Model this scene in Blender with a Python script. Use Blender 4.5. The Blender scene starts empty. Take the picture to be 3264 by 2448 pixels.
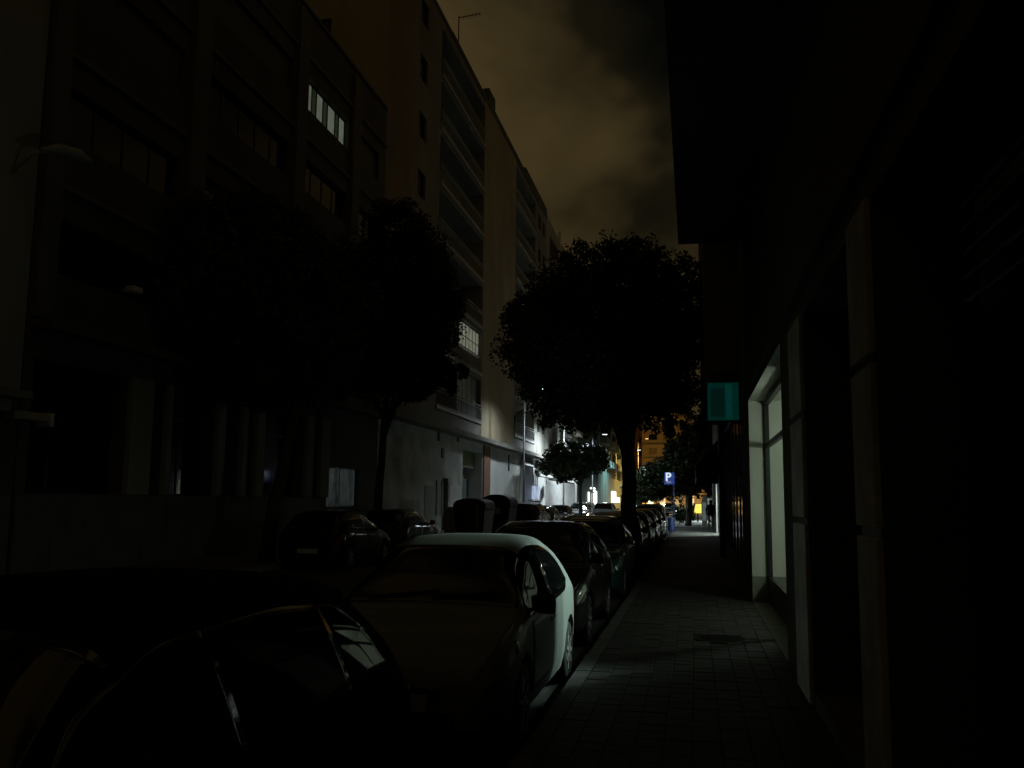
import bpy, bmesh, math, random
import numpy as np
random.seed(7)
RNG = np.random.default_rng(11)
scene = bpy.context.scene
COL = scene.collection

# ------------------------------------------------------------------ camera
F, CX, CY, VPX, VPY, EYE, RHO = 2900., 1632., 1224., 2210., 1600., 1.62, .01   # photo pixels, metres
def basis(phi, psi):
    fw = np.array([-math.sin(psi)*math.cos(phi), math.cos(psi)*math.cos(phi), math.sin(phi)])
    r = np.array([math.cos(psi), math.sin(psi), 0]); u = np.cross(r, fw)
    c, s = math.cos(RHO), math.sin(RHO)
    return fw, r*c+u*s, u*c-r*s
PHI = math.atan((VPY-CY)/F); PSI = math.atan((VPX-CX)/F)
for _ in range(50):
    FW, RT, UP = basis(PHI, PSI)
    PSI += (VPX-(CX+F*RT[1]/FW[1]))/F; PHI += (VPY-(CY-F*UP[1]/FW[1]))/F
def ray(x, y): return FW*F+RT*(x-CX)-UP*(y-CY)
def onX(x, y, X):
    r = ray(x, y); return np.array([0, 0, EYE])+r*(X/r[0])
def onY(x, y, Y):
    r = ray(x, y); return np.array([0, 0, EYE])+r*(Y/r[1])
def ground(x, y, z=0.):
    r = ray(x, y); return np.array([0, 0, EYE])+r*((z-EYE)/r[2])
from mathutils import Matrix
cd = bpy.data.cameras.new('camera'); cam = bpy.data.objects.new('camera', cd); COL.objects.link(cam)
m = Matrix.Identity(4)
for i in range(3):
    m[i][0], m[i][1], m[i][2] = RT[i], UP[i], -FW[i]
m[2][3] = EYE
cam.matrix_world = m
cd.sensor_fit = 'HORIZONTAL'; cd.sensor_width = 36; cd.lens = F/3264*36; cd.clip_start = .05; cd.clip_end = 3000
scene.camera = cam

# ------------------------------------------------------------------ world: low cloud lit by the town
world = bpy.data.worlds.new('World'); scene.world = world; world.use_nodes = True
nt = world.node_tree; nt.nodes.clear()
def N(t, ty, **kw):
    n = t.nodes.new(ty)
    for k, v in kw.items(): setattr(n, k, v)
    return n
def ramp(t, stops, interp='LINEAR'):
    r = N(t, 'ShaderNodeValToRGB'); cr = r.color_ramp; cr.interpolation = interp
    while len(cr.elements) < len(stops): cr.elements.new(.5)
    for e, (p, c) in zip(cr.elements, stops):
        e.position = p; e.color = (*c, 1)
    return r
SKYLOC = (3.44, 2.58, -.73)
tc = N(nt, 'ShaderNodeTexCoord'); mp = N(nt, 'ShaderNodeMapping')
mp.inputs['Location'].default_value = SKYLOC
mp.inputs['Scale'].default_value = (1., 1., 1.5); mp.inputs['Rotation'].default_value[2] = -.37
no = N(nt, 'ShaderNodeTexNoise'); no.inputs['Scale'].default_value = 1.7; no.inputs['Detail'].default_value = 5; no.inputs['Roughness'].default_value = .5; no.inputs['Distortion'].default_value = .2
rp = ramp(nt, [(.355, (.0012, .0013, .001)), (.42, (.0055, .0044, .0021)), (.468, (.0215, .0152, .0060)), (.52, (.032, .0222, .0083)), (.8, (.037, .0256, .0092))])
bg = N(nt, 'ShaderNodeBackground'); wo = N(nt, 'ShaderNodeOutputWorld')
nt.links.new(tc.outputs['Generated'], mp.inputs['Vector']); nt.links.new(mp.outputs[0], no.inputs['Vector'])
nt.links.new(no.outputs[0], rp.inputs[0]); nt.links.new(rp.outputs[0], bg.inputs[0]); nt.links.new(bg.outputs[0], wo.inputs[0])
bg.inputs[1].default_value = 1.42
scene.view_settings.view_transform = 'Standard'; scene.view_settings.look = 'None'
scene.view_settings.exposure = 0; scene.view_settings.gamma = 1
scene.cycles.use_denoising = True
scene.cycles.light_sampling_threshold = 0
scene.cycles.adaptive_threshold = .004
scene.cycles.sample_clamp_indirect = 3
scene.cycles.max_bounces = 6
scene.cycles.caustics_reflective = False; scene.cycles.caustics_refractive = False

# ------------------------------------------------------------------ materials
MATS = {}
def mat(name, col, rough=.7, var=.25, scale=3., metal=0., bump=0., coat=0., spec=.5, col2=None, streak=0., bscale=None):
    if name in MATS: return MATS[name]
    ma = bpy.data.materials.new(name); ma.use_nodes = True; t = ma.node_tree
    b = t.nodes['Principled BSDF']
    co = N(t, 'ShaderNodeTexCoord'); n1 = N(t, 'ShaderNodeTexNoise'); n1.inputs['Scale'].default_value = scale
    n1.inputs['Detail'].default_value = 6; n1.inputs['Roughness'].default_value = .62
    geo = N(t, 'ShaderNodeNewGeometry')
    if streak:
        mpn = N(t, 'ShaderNodeMapping'); mpn.inputs['Scale'].default_value = (1, 1, streak)
        t.links.new(geo.outputs['Position'], mpn.inputs[0]); t.links.new(mpn.outputs[0], n1.inputs['Vector'])
    else:
        t.links.new(geo.outputs['Position'], n1.inputs['Vector'])
    c2 = col2 or tuple(c*(1-var) for c in col); c1 = tuple(min(1, c*(1+var*.5)) for c in col)
    r = ramp(t, [(.3, c2), (.7, c1)])
    t.links.new(n1.outputs[0], r.inputs[0]); t.links.new(r.outputs[0], b.inputs['Base Color'])
    rr = N(t, 'ShaderNodeMapRange'); rr.inputs['To Min'].default_value = max(.02, rough-min(.08, rough*.3)); rr.inputs['To Max'].default_value = min(1, rough+min(.1, rough*.3))
    t.links.new(n1.outputs[0], rr.inputs[0]); t.links.new(rr.outputs[0], b.inputs['Roughness'])
    b.inputs['Metallic'].default_value = metal; b.inputs['Coat Weight'].default_value = coat; b.inputs['Coat Roughness'].default_value = .06
    b.inputs['Specular IOR Level'].default_value = spec
    if bump:
        n2 = N(t, 'ShaderNodeTexNoise'); n2.inputs['Scale'].default_value = bscale or scale*12; n2.inputs['Detail'].default_value = 4
        t.links.new(geo.outputs['Position'], n2.inputs['Vector'])
        bm_ = N(t, 'ShaderNodeBump'); bm_.inputs['Strength'].default_value = bump; bm_.inputs['Distance'].default_value = .02
        t.links.new(n2.outputs[0], bm_.inputs['Height']); t.links.new(bm_.outputs[0], b.inputs['Normal'])
    MATS[name] = ma; return ma
def glow(name, col, strength, var=0., scale=4., stretch=None):
    if name in MATS: return MATS[name]
    ma = bpy.data.materials.new(name); ma.use_nodes = True; t = ma.node_tree; b = t.nodes['Principled BSDF']
    b.inputs['Base Color'].default_value = (.05, .05, .05, 1); b.inputs['Roughness'].default_value = .25
    b.inputs['Emission Strength'].default_value = strength; b.inputs['Emission Color'].default_value = (*col, 1)
    if var:
        geo = N(t, 'ShaderNodeNewGeometry'); n1 = N(t, 'ShaderNodeTexNoise'); n1.inputs['Scale'].default_value = scale; n1.inputs['Detail'].default_value = 3
        src = geo.outputs['Position']
        if stretch:
            mpn = N(t, 'ShaderNodeMapping'); mpn.inputs['Scale'].default_value = stretch
            t.links.new(src, mpn.inputs[0]); src = mpn.outputs[0]
        t.links.new(src, n1.inputs['Vector'])
        r = ramp(t, [(.3, tuple(c*(1-var) for c in col)), (.7, col)])
        t.links.new(n1.outputs[0], r.inputs[0]); t.links.new(r.outputs[0], b.inputs['Emission Color'])
    MATS[name] = ma; return ma
def clear_glass(name, tint=(.8, .9, .85), rough=.02, mix=.86):
    if name in MATS: return MATS[name]
    ma = bpy.data.materials.new(name); ma.use_nodes = True; t = ma.node_tree; t.nodes.clear()
    tr = N(t, 'ShaderNodeBsdfTransparent'); tr.inputs[0].default_value = (*tint, 1)
    gl = N(t, 'ShaderNodeBsdfGlossy'); gl.inputs['Roughness'].default_value = rough; gl.inputs[0].default_value = (1, 1, 1, 1)
    fr = N(t, 'ShaderNodeFresnel'); fr.inputs[0].default_value = 1.45
    mx = N(t, 'ShaderNodeMixShader'); o = N(t, 'ShaderNodeOutputMaterial')
    t.links.new(fr.outputs[0], mx.inputs[0]); t.links.new(tr.outputs[0], mx.inputs[1]); t.links.new(gl.outputs[0], mx.inputs[2]); t.links.new(mx.outputs[0], o.inputs[0])
    MATS[name] = ma; return ma

M_asphalt = mat('asphalt', (.05, .05, .048), .85, .35, 1.2, bump=.5, bscale=60)
M_tile = mat('paving_tile', (.05, .052, .048), .75, .35, 2.5, bump=.35, bscale=40)
M_grout = mat('paving_joint', (.016, .016, .015), .9, .2, 5)
M_kerb = mat('kerb_granite', (.27, .27, .26), .8, .3, 6, bump=.4, bscale=50)
M_pale = mat('pale_render', (.38, .38, .33), .85, .28, .35, bump=.3, bscale=18, streak=.35)
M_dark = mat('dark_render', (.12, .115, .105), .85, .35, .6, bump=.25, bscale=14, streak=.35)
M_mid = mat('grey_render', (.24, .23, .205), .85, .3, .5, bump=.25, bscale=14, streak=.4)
M_warm = mat('ochre_render', (.40, .33, .22), .85, .3, .4, bump=.25, bscale=14, streak=.4)
M_warm2 = mat('brown_render', (.25, .19, .12), .85, .3, .5, bump=.25, bscale=14, streak=.4)
M_conc = mat('stained_concrete', (.66, .68, .63), .9, .55, .55, bump=.45, bscale=9)
M_stone = mat('plinth_stone', (.19, .187, .16), .75, .4, 1.5, bump=.3, bscale=30)
M_pil = mat('pilaster_stone', (.76, .72, .66), .75, .4, 2.2, bump=.4, bscale=35)
M_white = mat('white_paint', (.72, .72, .70), .6, .15, 1.5)
M_offw = mat('lobby_plaster', (.62, .63, .56), .75, .18, 1.2, streak=.3)
M_grim = mat('lobby_skirting_stone', (.22, .23, .19), .6, .35, 4)
M_black = mat('black_metal', (.018, .018, .018), .5, .3, 4)
M_frame = mat('dark_aluminium', (.03, .032, .03), .4, .25, 5, metal=.4)
M_alu = mat('aluminium', (.35, .36, .35), .45, .25, 6, metal=.7)
M_rail = mat('painted_rail', (.38, .39, .38), .5, .25, 4)
M_pane = mat('dark_glass', (.008, .009, .009), .06, .3, 2, spec=.28)
M_shopg = mat('shop_glass', (.010, .013, .012), .05, .2, 1, spec=.9)
M_shut = mat('roller_shutter', (.08, .078, .07), .6, .3, 5)
M_brownp = mat('brown_panel', (.25, .115, .07), .7, .25, 2)
M_bark = mat('bark', (.10, .085, .07), .95, .45, 9, bump=.8, bscale=25)
M_leaf = mat('leaf_dark', (.032, .045, .018), .55, .5, 2.2)
M_leaf2 = mat('leaf_green', (.045, .075, .022), .55, .5, 2.2)
M_rubber = mat('tyre_rubber', (.018, .018, .018), .85, .2, 8)
M_rim = mat('wheel_alloy', (.50, .51, .50), .38, .2, 8, metal=.55)
M_cglass = mat('car_glass', (.004, .005, .005), .03, .2, 2, spec=.5)
M_plast = mat('black_plastic', (.014, .014, .014), .6, .3, 8)
M_lens = mat('headlight_lens', (.42, .45, .44), .12, .35, 14, metal=.6, coat=1)
M_tail = mat('tail_lens', (.16, .01, .008), .15, .3, 10, coat=1)
M_plate = mat('number_plate', (.6, .6, .58), .5, .1, 8)
M_skin = mat('skin', (.42, .26, .19), .6, .1, 8)
def paint(name, c, rough=.5): return mat(name, c, rough, .1, 4, coat=1., spec=.2)
P_white = mat('car_paint_white', (.25, .275, .27), .5, .08, 2.5, coat=.12, spec=.3)
P_black = mat('car_paint_black', (.006, .006, .007), .5, .1, 4, coat=.5, spec=.2)
P_navy = paint('car_paint_dark_blue', (.005, .006, .009))
P_teal = paint('car_paint_teal', (.012, .055, .045))
P_grey = paint('car_paint_graphite', (.045, .047, .05))
P_silver = paint('car_paint_silver', (.33, .34, .34))
P_red = paint('car_paint_maroon', (.06, .012, .012))

# ------------------------------------------------------------------ mesh helpers
ORIGIN = {}                                   # world position of each unrotated parent
class MB:
    def __init__(s): s.v = []; s.f = []
    def add(s, vs, fs):
        b = len(s.v); s.v.extend([tuple(map(float, p)) for p in vs]); s.f.extend([tuple(b+i for i in f) for f in fs]); return s
    def quad(s, a, b, c, d): return s.add([a, b, c, d], [(0, 1, 2, 3)])
    def box(s, x0, x1, y0, y1, z0, z1):
        return s.add([(x, y, z) for z in (z0, z1) for y in (y0, y1) for x in (x0, x1)],
                     [(0, 2, 3, 1), (4, 5, 7, 6), (0, 1, 5, 4), (2, 6, 7, 3), (0, 4, 6, 2), (1, 3, 7, 5)])
    def pbox(s, P, u0, u1, z0, z1, w0, w1):
        return s.add([P(u, z, w) for w in (w0, w1) for z in (z0, z1) for u in (u0, u1)],
                     [(0, 2, 3, 1), (4, 5, 7, 6), (0, 1, 5, 4), (2, 6, 7, 3), (0, 4, 6, 2), (1, 3, 7, 5)])
    def bar(s, a, b, w, h):                   # rectangular bar between two points
        a = np.array(a, float); b = np.array(b, float); d = b-a; d /= np.linalg.norm(d)
        t = np.array([0, 0, 1.]) if abs(d[2]) < .9 else np.array([1., 0, 0])
        s1 = np.cross(d, t); s1 /= np.linalg.norm(s1); s2 = np.cross(s1, d)
        vs = [p+s1*i*w/2+s2*j*h/2 for p in (a, b) for (i, j) in ((-1, -1), (1, -1), (1, 1), (-1, 1))]
        return s.add(vs, [(0, 1, 2, 3), (7, 6, 5, 4), (0, 4, 5, 1), (1, 5, 6, 2), (2, 6, 7, 3), (3, 7, 4, 0)])
    def tube(s, pts, rads, n=8, cap=True):
        pts = [np.array(p, float) for p in pts]; rings = []
        for i, p in enumerate(pts):
            d = pts[min(i+1, len(pts)-1)]-pts[max(i-1, 0)]; d /= np.linalg.norm(d)+1e-9
            t = np.array([1., 0, 0]) if abs(d[0]) < .8 else np.array([0, 1., 0])
            a = np.cross(d, t); a /= np.linalg.norm(a); b = np.cross(d, a)
            r = rads[i] if hasattr(rads, '__len__') else rads
            rings.append([p+r*(a*math.cos(k*2*math.pi/n)+b*math.sin(k*2*math.pi/n)) for k in range(n)])
        fs = [(i*n+k, i*n+(k+1) % n, (i+1)*n+(k+1) % n, (i+1)*n+k) for i in range(len(pts)-1) for k in range(n)]
        if cap: fs += [tuple(range(n-1, -1, -1)), tuple((len(pts)-1)*n+k for k in range(n))]
        return s.add([v for r in rings for v in r], fs)
    def lathe(s, prof, c=(0, 0, 0), axis='z', n=24):
        vs = []
        for (r, h) in prof:
            for k in range(n):
                a = 2*math.pi*k/n; x, y = r*math.cos(a), r*math.sin(a)
                p = (x, y, h) if axis == 'z' else ((h, x, y) if axis == 'x' else (x, h, y))
                vs.append((p[0]+c[0], p[1]+c[1], p[2]+c[2]))
        return s.add(vs, [(i*n+k, i*n+(k+1) % n, (i+1)*n+(k+1) % n, (i+1)*n+k) for i in range(len(prof)-1) for k in range(n)])
    def extrude(s, poly, mapf, a, b):         # closed 2-D outline extruded from a to b
        n = len(poly); vs = [mapf(p[0], p[1], a) for p in poly]+[mapf(p[0], p[1], b) for p in poly]
        return s.add(vs, [tuple(range(n)), tuple(range(2*n-1, n-1, -1))]+[(i, (i+1) % n, n+(i+1) % n, n+i) for i in range(n)])
    def mesh(s, name, m_=None, smooth=False, off=(0, 0, 0)):
        me = bpy.data.meshes.new(name)
        me.from_pydata([(x-off[0], y-off[1], z-off[2]) for x, y, z in s.v], [], s.f)
        bm = bmesh.new(); bm.from_mesh(me); bmesh.ops.recalc_face_normals(bm, faces=bm.faces); bm.to_mesh(me); bm.free()
        if m_: me.materials.append(m_)
        if smooth: me.shade_smooth()
        return me
    def build(s, name, m_, parent=None, smooth=False, bevel=0, auto=None):
        off = ORIGIN.get(parent, (0, 0, 0)) if parent else (0, 0, 0)
        o = link(name, s.mesh(name, m_, smooth, off), parent)
        ORIGIN[o] = off
        if bevel:
            bv = o.modifiers.new('bevel', 'BEVEL'); bv.width = bevel; bv.segments = 2; bv.limit_method = 'ANGLE'
        return o
def link(name, me, parent=None, loc=None):
    o = bpy.data.objects.new(name, me); COL.objects.link(o)
    if parent: o.parent = parent
    if loc is not None:
        off = ORIGIN.get(parent, (0, 0, 0)) if parent else (0, 0, 0)
        o.location = (loc[0]-off[0], loc[1]-off[1], loc[2]-off[2])
    return o
def tag(o, label=None, cat=None, group=None, kind=None):
    if label: o['label'] = label
    if cat: o['category'] = cat
    if group: o['group'] = group
    if kind: o['kind'] = kind
    return o
def thing(name, label, cat, loc=(0, 0, 0), group=None, rotz=0., local=False):
    o = bpy.data.objects.new(name, None); COL.objects.link(o); o.location = loc; o.rotation_euler = (0, 0, rotz)
    o.empty_display_size = .2
    ORIGIN[o] = (0, 0, 0) if (local or rotz) else tuple(loc)
    return tag(o, label, cat, group)
def light(name, parent, loc, power, col, kind='POINT', size=.15, rot=None, **kw):
    ld = bpy.data.lights.new(name, kind); ld.energy = power; ld.color = col
    if kind == 'AREA': ld.size = size
    else: ld.shadow_soft_size = size
    for k, v in kw.items(): setattr(ld, k, v)
    o = link(name, ld, parent, loc)
    if rot: o.rotation_euler = rot
    return o
def copy_tree(o, parent=None):
    c = o.copy(); COL.objects.link(c)
    c.parent = parent
    for ch in list(o.children): copy_tree(ch, c)
    return c

LX, RX = -13., .93                            # street fronts left and right
def PL(X=LX): return lambda u, z, w: (X+w, u, z)
def PR(X=RX): return lambda u, z, w: (X-w, u, z)
def PF(Y): return lambda u, z, w: (u, Y-w, z)

# ------------------------------------------------------------------ facade builder
def facade(P, u0, u1, z0, z1, openings, name, m_, parent, depth=.22):
    us = sorted({u0, u1, *[o[0] for o in openings], *[o[1] for o in openings]}); zs = sorted({z0, z1, *[o[2] for o in openings], *[o[3] for o in openings]})
    b = MB()
    for i in range(len(us)-1):
        for j in range(len(zs)-1):
            uc, zc = (us[i]+us[i+1])/2, (zs[j]+zs[j+1])/2
            if any(o[0] < uc < o[1] and o[2] < zc < o[3] for o in openings): continue
            b.quad(P(us[i], zs[j], 0), P(us[i+1], zs[j], 0), P(us[i+1], zs[j+1], 0), P(us[i], zs[j+1], 0))
    for o in openings:
        d = -(o[4] if len(o) > 4 else depth); a, c, e, f = o[:4]
        b.quad(P(a, e, 0), P(c, e, 0), P(c, e, d), P(a, e, d)); b.quad(P(a, f, 0), P(c, f, 0), P(c, f, d), P(a, f, d))
        b.quad(P(a, e, 0), P(a, f, 0), P(a, f, d), P(a, e, d)); b.quad(P(c, e, 0), P(c, f, 0), P(c, f, d), P(c, e, d))
    return b.build(name, m_, parent)
WCACHE = {}
def window(P, side, u0, u1, z0, z1, parent, n=2, w=-.16, blind=0., frame=None, pane=None, transom=None, label=None, th=.055):
    frame = frame or M_frame; pane = pane or M_pane
    W_, H_ = u1-u0, z1-z0
    key = (side, round(W_, 3), round(H_, 3), n, w, frame.name, pane.name, transom, th)
    if key not in WCACHE:
        o = P(u0, z0, 0); PP = lambda u, z, w_: tuple(np.array(P(u0+u, z0+z, w_))-o)
        b = MB(); e = .004
        b.pbox(PP, e, W_-e, e, th, w-.03, w+.03).pbox(PP, e, W_-e, H_-th, H_-e, w-.03, w+.03)
        for k in range(n+1):
            c = e+(W_-2*e)*k/n; lo = min(max(c-th/2, e), W_-th-e)
            b.pbox(PP, lo, lo+th, th, H_-th, w-.028, w+.028)
        if transom: b.pbox(PP, th, W_-th, transom*H_-th/2, transom*H_+th/2, w-.025, w+.025)
        pn = MB()
        pw = W_/n
        pn.pbox(PP, th*.5, pw-th*.5, th*.8, H_-th*.8, w-.012, w+.006)
        WCACHE[key] = (b.mesh('window', frame), pn.mesh('pane', pane))
    fm, pm = WCACHE[key]
    o = link('window', fm, parent, P(u0, z0, 0)); ORIGIN[o] = P(u0, z0, 0)
    for k in range(n):
        link('pane', pm, o, P(u0+W_/n*k, z0, 0))
    if blind > .05:
        bb = MB(); zb = z1-(z1-z0)*blind; k = 0; z = z1-.02
        while z-.05 > zb:
            bb.pbox(P, u0+.02, u1-.02, z-.046, z, w+.045, w+.062); z -= .052
        if bb.v: bb.build('blind', M_shut, o)
    if label: o['label'] = label
    return o
def shell(parent, x0, x1, y0, y1, z1, m_, skip=(), roof_m=None):
    """side, back walls and flat roof of a block; the street side is left to facade()"""
    b = MB()
    if 'w' not in skip: b.quad((x0, y0, 0), (x0, y1, 0), (x0, y1, z1), (x0, y0, z1))
    if 'e' not in skip: b.quad((x1, y0, 0), (x1, y1, 0), (x1, y1, z1), (x1, y0, z1))
    if 's' not in skip: b.quad((x0, y0, 0), (x1, y0, 0), (x1, y0, z1), (x0, y0, z1))
    if 'n' not in skip: b.quad((x0, y1, 0), (x1, y1, 0), (x1, y1, z1), (x0, y1, z1))
    b.build('side_wall', m_, parent)
    MB().box(x0+.02, x1-.02, y0+.02, y1-.02, z1-.18, z1-.05).build('roof', roof_m or M_dark, parent)
def railing(P, u0, u1, z0, parent, h=1.0, w=.0, m_=None, step=.14, name='railing'):
    b = MB(); m_ = m_ or M_rail
    b.pbox(P, u0, u1, z0+h-.05, z0+h, w-.03, w+.03).pbox(P, u0, u1, z0+h-.21, z0+h-.17, w-.02, w+.02).pbox(P, u0, u1, z0+.06, z0+.10, w-.02, w+.02)
    n = max(2, int((u1-u0)/step))
    for k in range(n+1):
        u = u0+(u1-u0-.02)*k/n; b.pbox(P, u, u+.016, z0+.10, z0+h-.21, w-.008, w+.008)
    return b.build(name, m_, parent)

# ------------------------------------------------------------------ ground, road, pavements
KR, KL = -1.15, -10.2                         # kerb faces
g = MB().quad((-600, -60, -.16), (600, -60, -.16), (600, 900, -.16), (-600, 900, -.16)).build('ground', M_asphalt); tag(g, kind='structure')
r = MB().quad((KL+.001, -40, -.12), (KR-.001, -40, -.12), (KR-.001, 400, -.12), (KL+.001, 400, -.12)).build('road', M_asphalt); tag(r, kind='structure')
M_line = mat('road_paint', (.45, .45, .43), .8, .5, 9)
pk = MB().quad((-3.35, -10, -.115), (-3.25, -10, -.115), (-3.25, 110, -.115), (-3.35, 110, -.115)).build('parking_line', M_line); tag(pk, kind='structure')
# right pavement: bed + single tiles near, joined tiles further, patterned sheet beyond
M_far = mat('paving_far', (.13, .135, .125), .75, .3, 2.5, bump=.3, bscale=30)
pav = MB().quad((KR+.16, -10, -.012), (3.2, -10, -.012), (3.2, 18.6, -.012), (KR+.16, 18.6, -.012)).build('pavement', M_grout); tag(pav, kind='structure')
pvf = MB().box(KR+.16, 14, 18.6, 130, -.15, 0).build('far_pavement', M_far); tag(pvf, kind='structure')
TS = .2; NX = 10; tx0 = KR+.165; tw = (RX-tx0)/NX
tvars = []
for k in range(6):
    bm = bmesh.new(); h = [0, -.003, .002, -.0015, .001, -.004][k]
    e = .003; c = .008
    vs = [bm.verts.new(p) for p in ((e, e, -.012), (tw-e, e, -.012), (tw-e, TS-e, -.012), (e, TS-e, -.012),
          (e, e, h-.004), (tw-e, e, h-.004), (tw-e, TS-e, h-.004), (e, TS-e, h-.004), (c, c, h), (tw-c, c, h), (tw-c, TS-c, h), (c, TS-c, h))]
    for a in range(4):
        d = (a+1) % 4
        bm.faces.new((vs[a], vs[d], vs[4+d], vs[4+a])); bm.faces.new((vs[4+a], vs[4+d], vs[8+d], vs[8+a]))
    bm.faces.new(vs[8:12])
    me = bpy.data.meshes.new('paving_tile'); bm.to_mesh(me); bm.free()
    t0 = .042+.02*random.random(); me.materials.append(mat('paving_tile_%d' % k, (t0, t0*1.01, t0*.94), .72, .3, 3, bump=.3, bscale=45)); tvars.append(me)
MHX, MHY, MHR = .31, 11.47, .33
cnt = 0; stuff = MB(); y = 5.2; row = 0
while y < 18.5:
    for i in range(NX):
        cx, cy = tx0+tw*(i+.5), y+TS/2
        if math.hypot(cx-MHX, cy-MHY) < MHR+.05: continue
        k = random.randrange(6)
        if cnt < 300 and y > 6.0:
            link('tile', tvars[k], pav, (tx0+tw*i, y, 0)); cnt += 1
        else:
            h = [0, -.003, .002, -.0015, .001, -.004][k]
            stuff.box(tx0+tw*i+.003, tx0+tw*(i+1)-.003, y+.003, y+TS-.003, -.0115, h)
    y += TS
yy = -6.0
while yy < 5.19:
    for i in range(NX): stuff.box(tx0+tw*i+.003, tx0+tw*(i+1)-.003, yy+.003, yy+TS-.003, -.0115, random.uniform(-.004, .002))
    yy += TS
s_ = stuff.build('tile_field', M_tile, pav); tag(s_, kind='stuff')
kb = MB().box(KR+.02, KR+.158, -10, 130, -.15, -.03).build('kerb', M_grout); tag(kb, kind='structure')
kv = []
for k in range(3):
    b = MB(); c = .018
    b.add([(0, .004, -.14), (.16, .004, -.14), (.16, .996, -.14), (0, .996, -.14), (0, .004, -c), (.16, .004, 0), (.16, .996, 0), (0, .996, -c), (c, .004, 0), (c, .996, 0)],
          [(0, 4, 7, 3), (4, 8, 9, 7), (8, 5, 6, 9), (1, 2, 6, 5), (0, 1, 5, 8, 4), (3, 7, 9, 6, 2), (0, 3, 2, 1)])
    kv.append(b.mesh('kerb_stone', mat('kerb_granite_%d' % k, (.085+.015*k, .087+.015*k, .08+.015*k), .8, .35, 7, bump=.4, bscale=50)))
for i in range(60):
    link('kerb_stone', kv[random.randrange(3)], kb, (KR+random.uniform(-.006, .004), i+2.0, random.uniform(-.004, .004)))
lp = MB().box(LX-.5, KL, -40, 130, -.15, 0).build('left_pavement', M_far); tag(lp, kind='structure')
lk = MB().box(KL-.0, KL+.14, -40, 130, -.16, -.004).build('left_kerb', M_kerb); tag(lk, kind='structure')
mh = thing('manhole_cover', 'round dark metal manhole cover set in the paving before the lit doorway', 'manhole', (MHX, MHY, 0))
M_iron = mat('cast_iron', (.03, .03, .028), .6, .4, 12, metal=.5)
MB().lathe([(.33, -.012), (.33, .001), (.30, .004), (.30, -.012)], (MHX, MHY, 0), n=36).build('rim', M_iron, mh)
b = MB().lathe([(.295, -.012), (.295, -.002), (0, -.002)], (MHX, MHY, 0), n=36)
for i in range(-4, 5):
    L = math.sqrt(max(.0, .27**2-(i*.06)**2)); b.box(MHX-L, MHX+L, MHY+i*.06-.012, MHY+i*.06+.012, -.0022, .003)
b.build('lid', M_iron, mh)

# ------------------------------------------------------------------ left side buildings
M_lit = glow('lit_curtain', (.62, .72, .55), .155, .35, 3.)
M_litdim = glow('lit_blind_dim', (.42, .46, .34), .10, .4, 3.)
M_litg = glow('lit_window_edge', (.20, .26, .14), .06, .3, 3.)
P = PL()
def slabs(P, u0, u1, z1, parent, m_, rows=2, step=1.05):
    n = max(1, round((u1-u0)/step)); h = z1/rows; meshes = []
    for v in range(3):
        o = P(0, 0, 0); PP = lambda u, z, w: tuple(np.array(P(u, z, w))-o)
        meshes.append(MB().pbox(PP, .008, (u1-u0)/n-.008, .006, h-.006, -.01, .035+.004*v).mesh('stone_slab', m_))
    for i in range(n):
        for j in range(rows): link('stone_slab', meshes[(i*2+j) % 3], parent, P(u0+(u1-u0)*i/n, j*h, 0))

# L0: pale block at the very left edge
b0 = thing('apartment_building', 'pale rendered apartment block cut off by the left edge, canopy over its ground floor', 'building', (LX, 0, 0))
ops = [(u, u+1.5, z+1.0, z+2.4) for z in (4.3, 7.3, 10.3, 13.3, 16.3, 19.3) for u in (3.2, 7.4, 11.4)]
facade(P, -14, 15.6, 3.62, 23, ops, 'wall', M_pale, b0)
for (a, c, e, f) in ops: window(P, 'L', a, c, e, f, b0, 2, blind=random.choice([0, .3, 1, .6]))
gops = [(-12, -6.5, 1.65, 3.2, .5), (-5, .5, 1.65, 3.2, .5), (2, 7.5, 1.65, 3.2, .5), (8.6, 13.4, 1.65, 3.2, .5)]
facade(P, -14, 15.6, 0, 3.62, gops, 'ground_wall', M_dark, b0)
for (a, c, e, f, _) in gops: window(P, 'L', a, c, e, f, b0, 3, w=-.4, pane=M_shopg)
slabs(P, -1, 15.55, 1.63, b0, M_stone)
shell(b0, -27, LX, -14, 15.6, 23, M_pale, skip=('e',))
MB().pbox(P, -14, 15.3, 3.45, 3.6, .0, .55).build('canopy_slab', M_mid, b0)
MB().pbox(P, 9.0, 14.9, 3.18, 3.42, .05, .42).build('sign_box', M_pale, b0)
aw = thing('awning_cassette', 'pale rolled awning box fixed to the facade at the left edge', 'awning', (LX, 15.9, 3.2))
q0, q1 = onX(45, 1320, LX+.3), onX(160, 1322, LX+.3)
MB().pbox(P, q0[1], q1[1], q0[2]-.08, q0[2]+.09, .06, .32).build('cassette', mat('awning_cassette', (.5, .45, .32), .6, .2, 3), aw, bevel=.03)
MB().pbox(P, q1[1]-.02, q1[1]+.05, q0[2]-.16, q0[2]+.11, .03, .36).build('end_cap', M_white, aw)

M_pier = mat('pier_render', (.14, .135, .12), .85, .3, .5, bump=.25, bscale=14, streak=.4)
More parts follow.
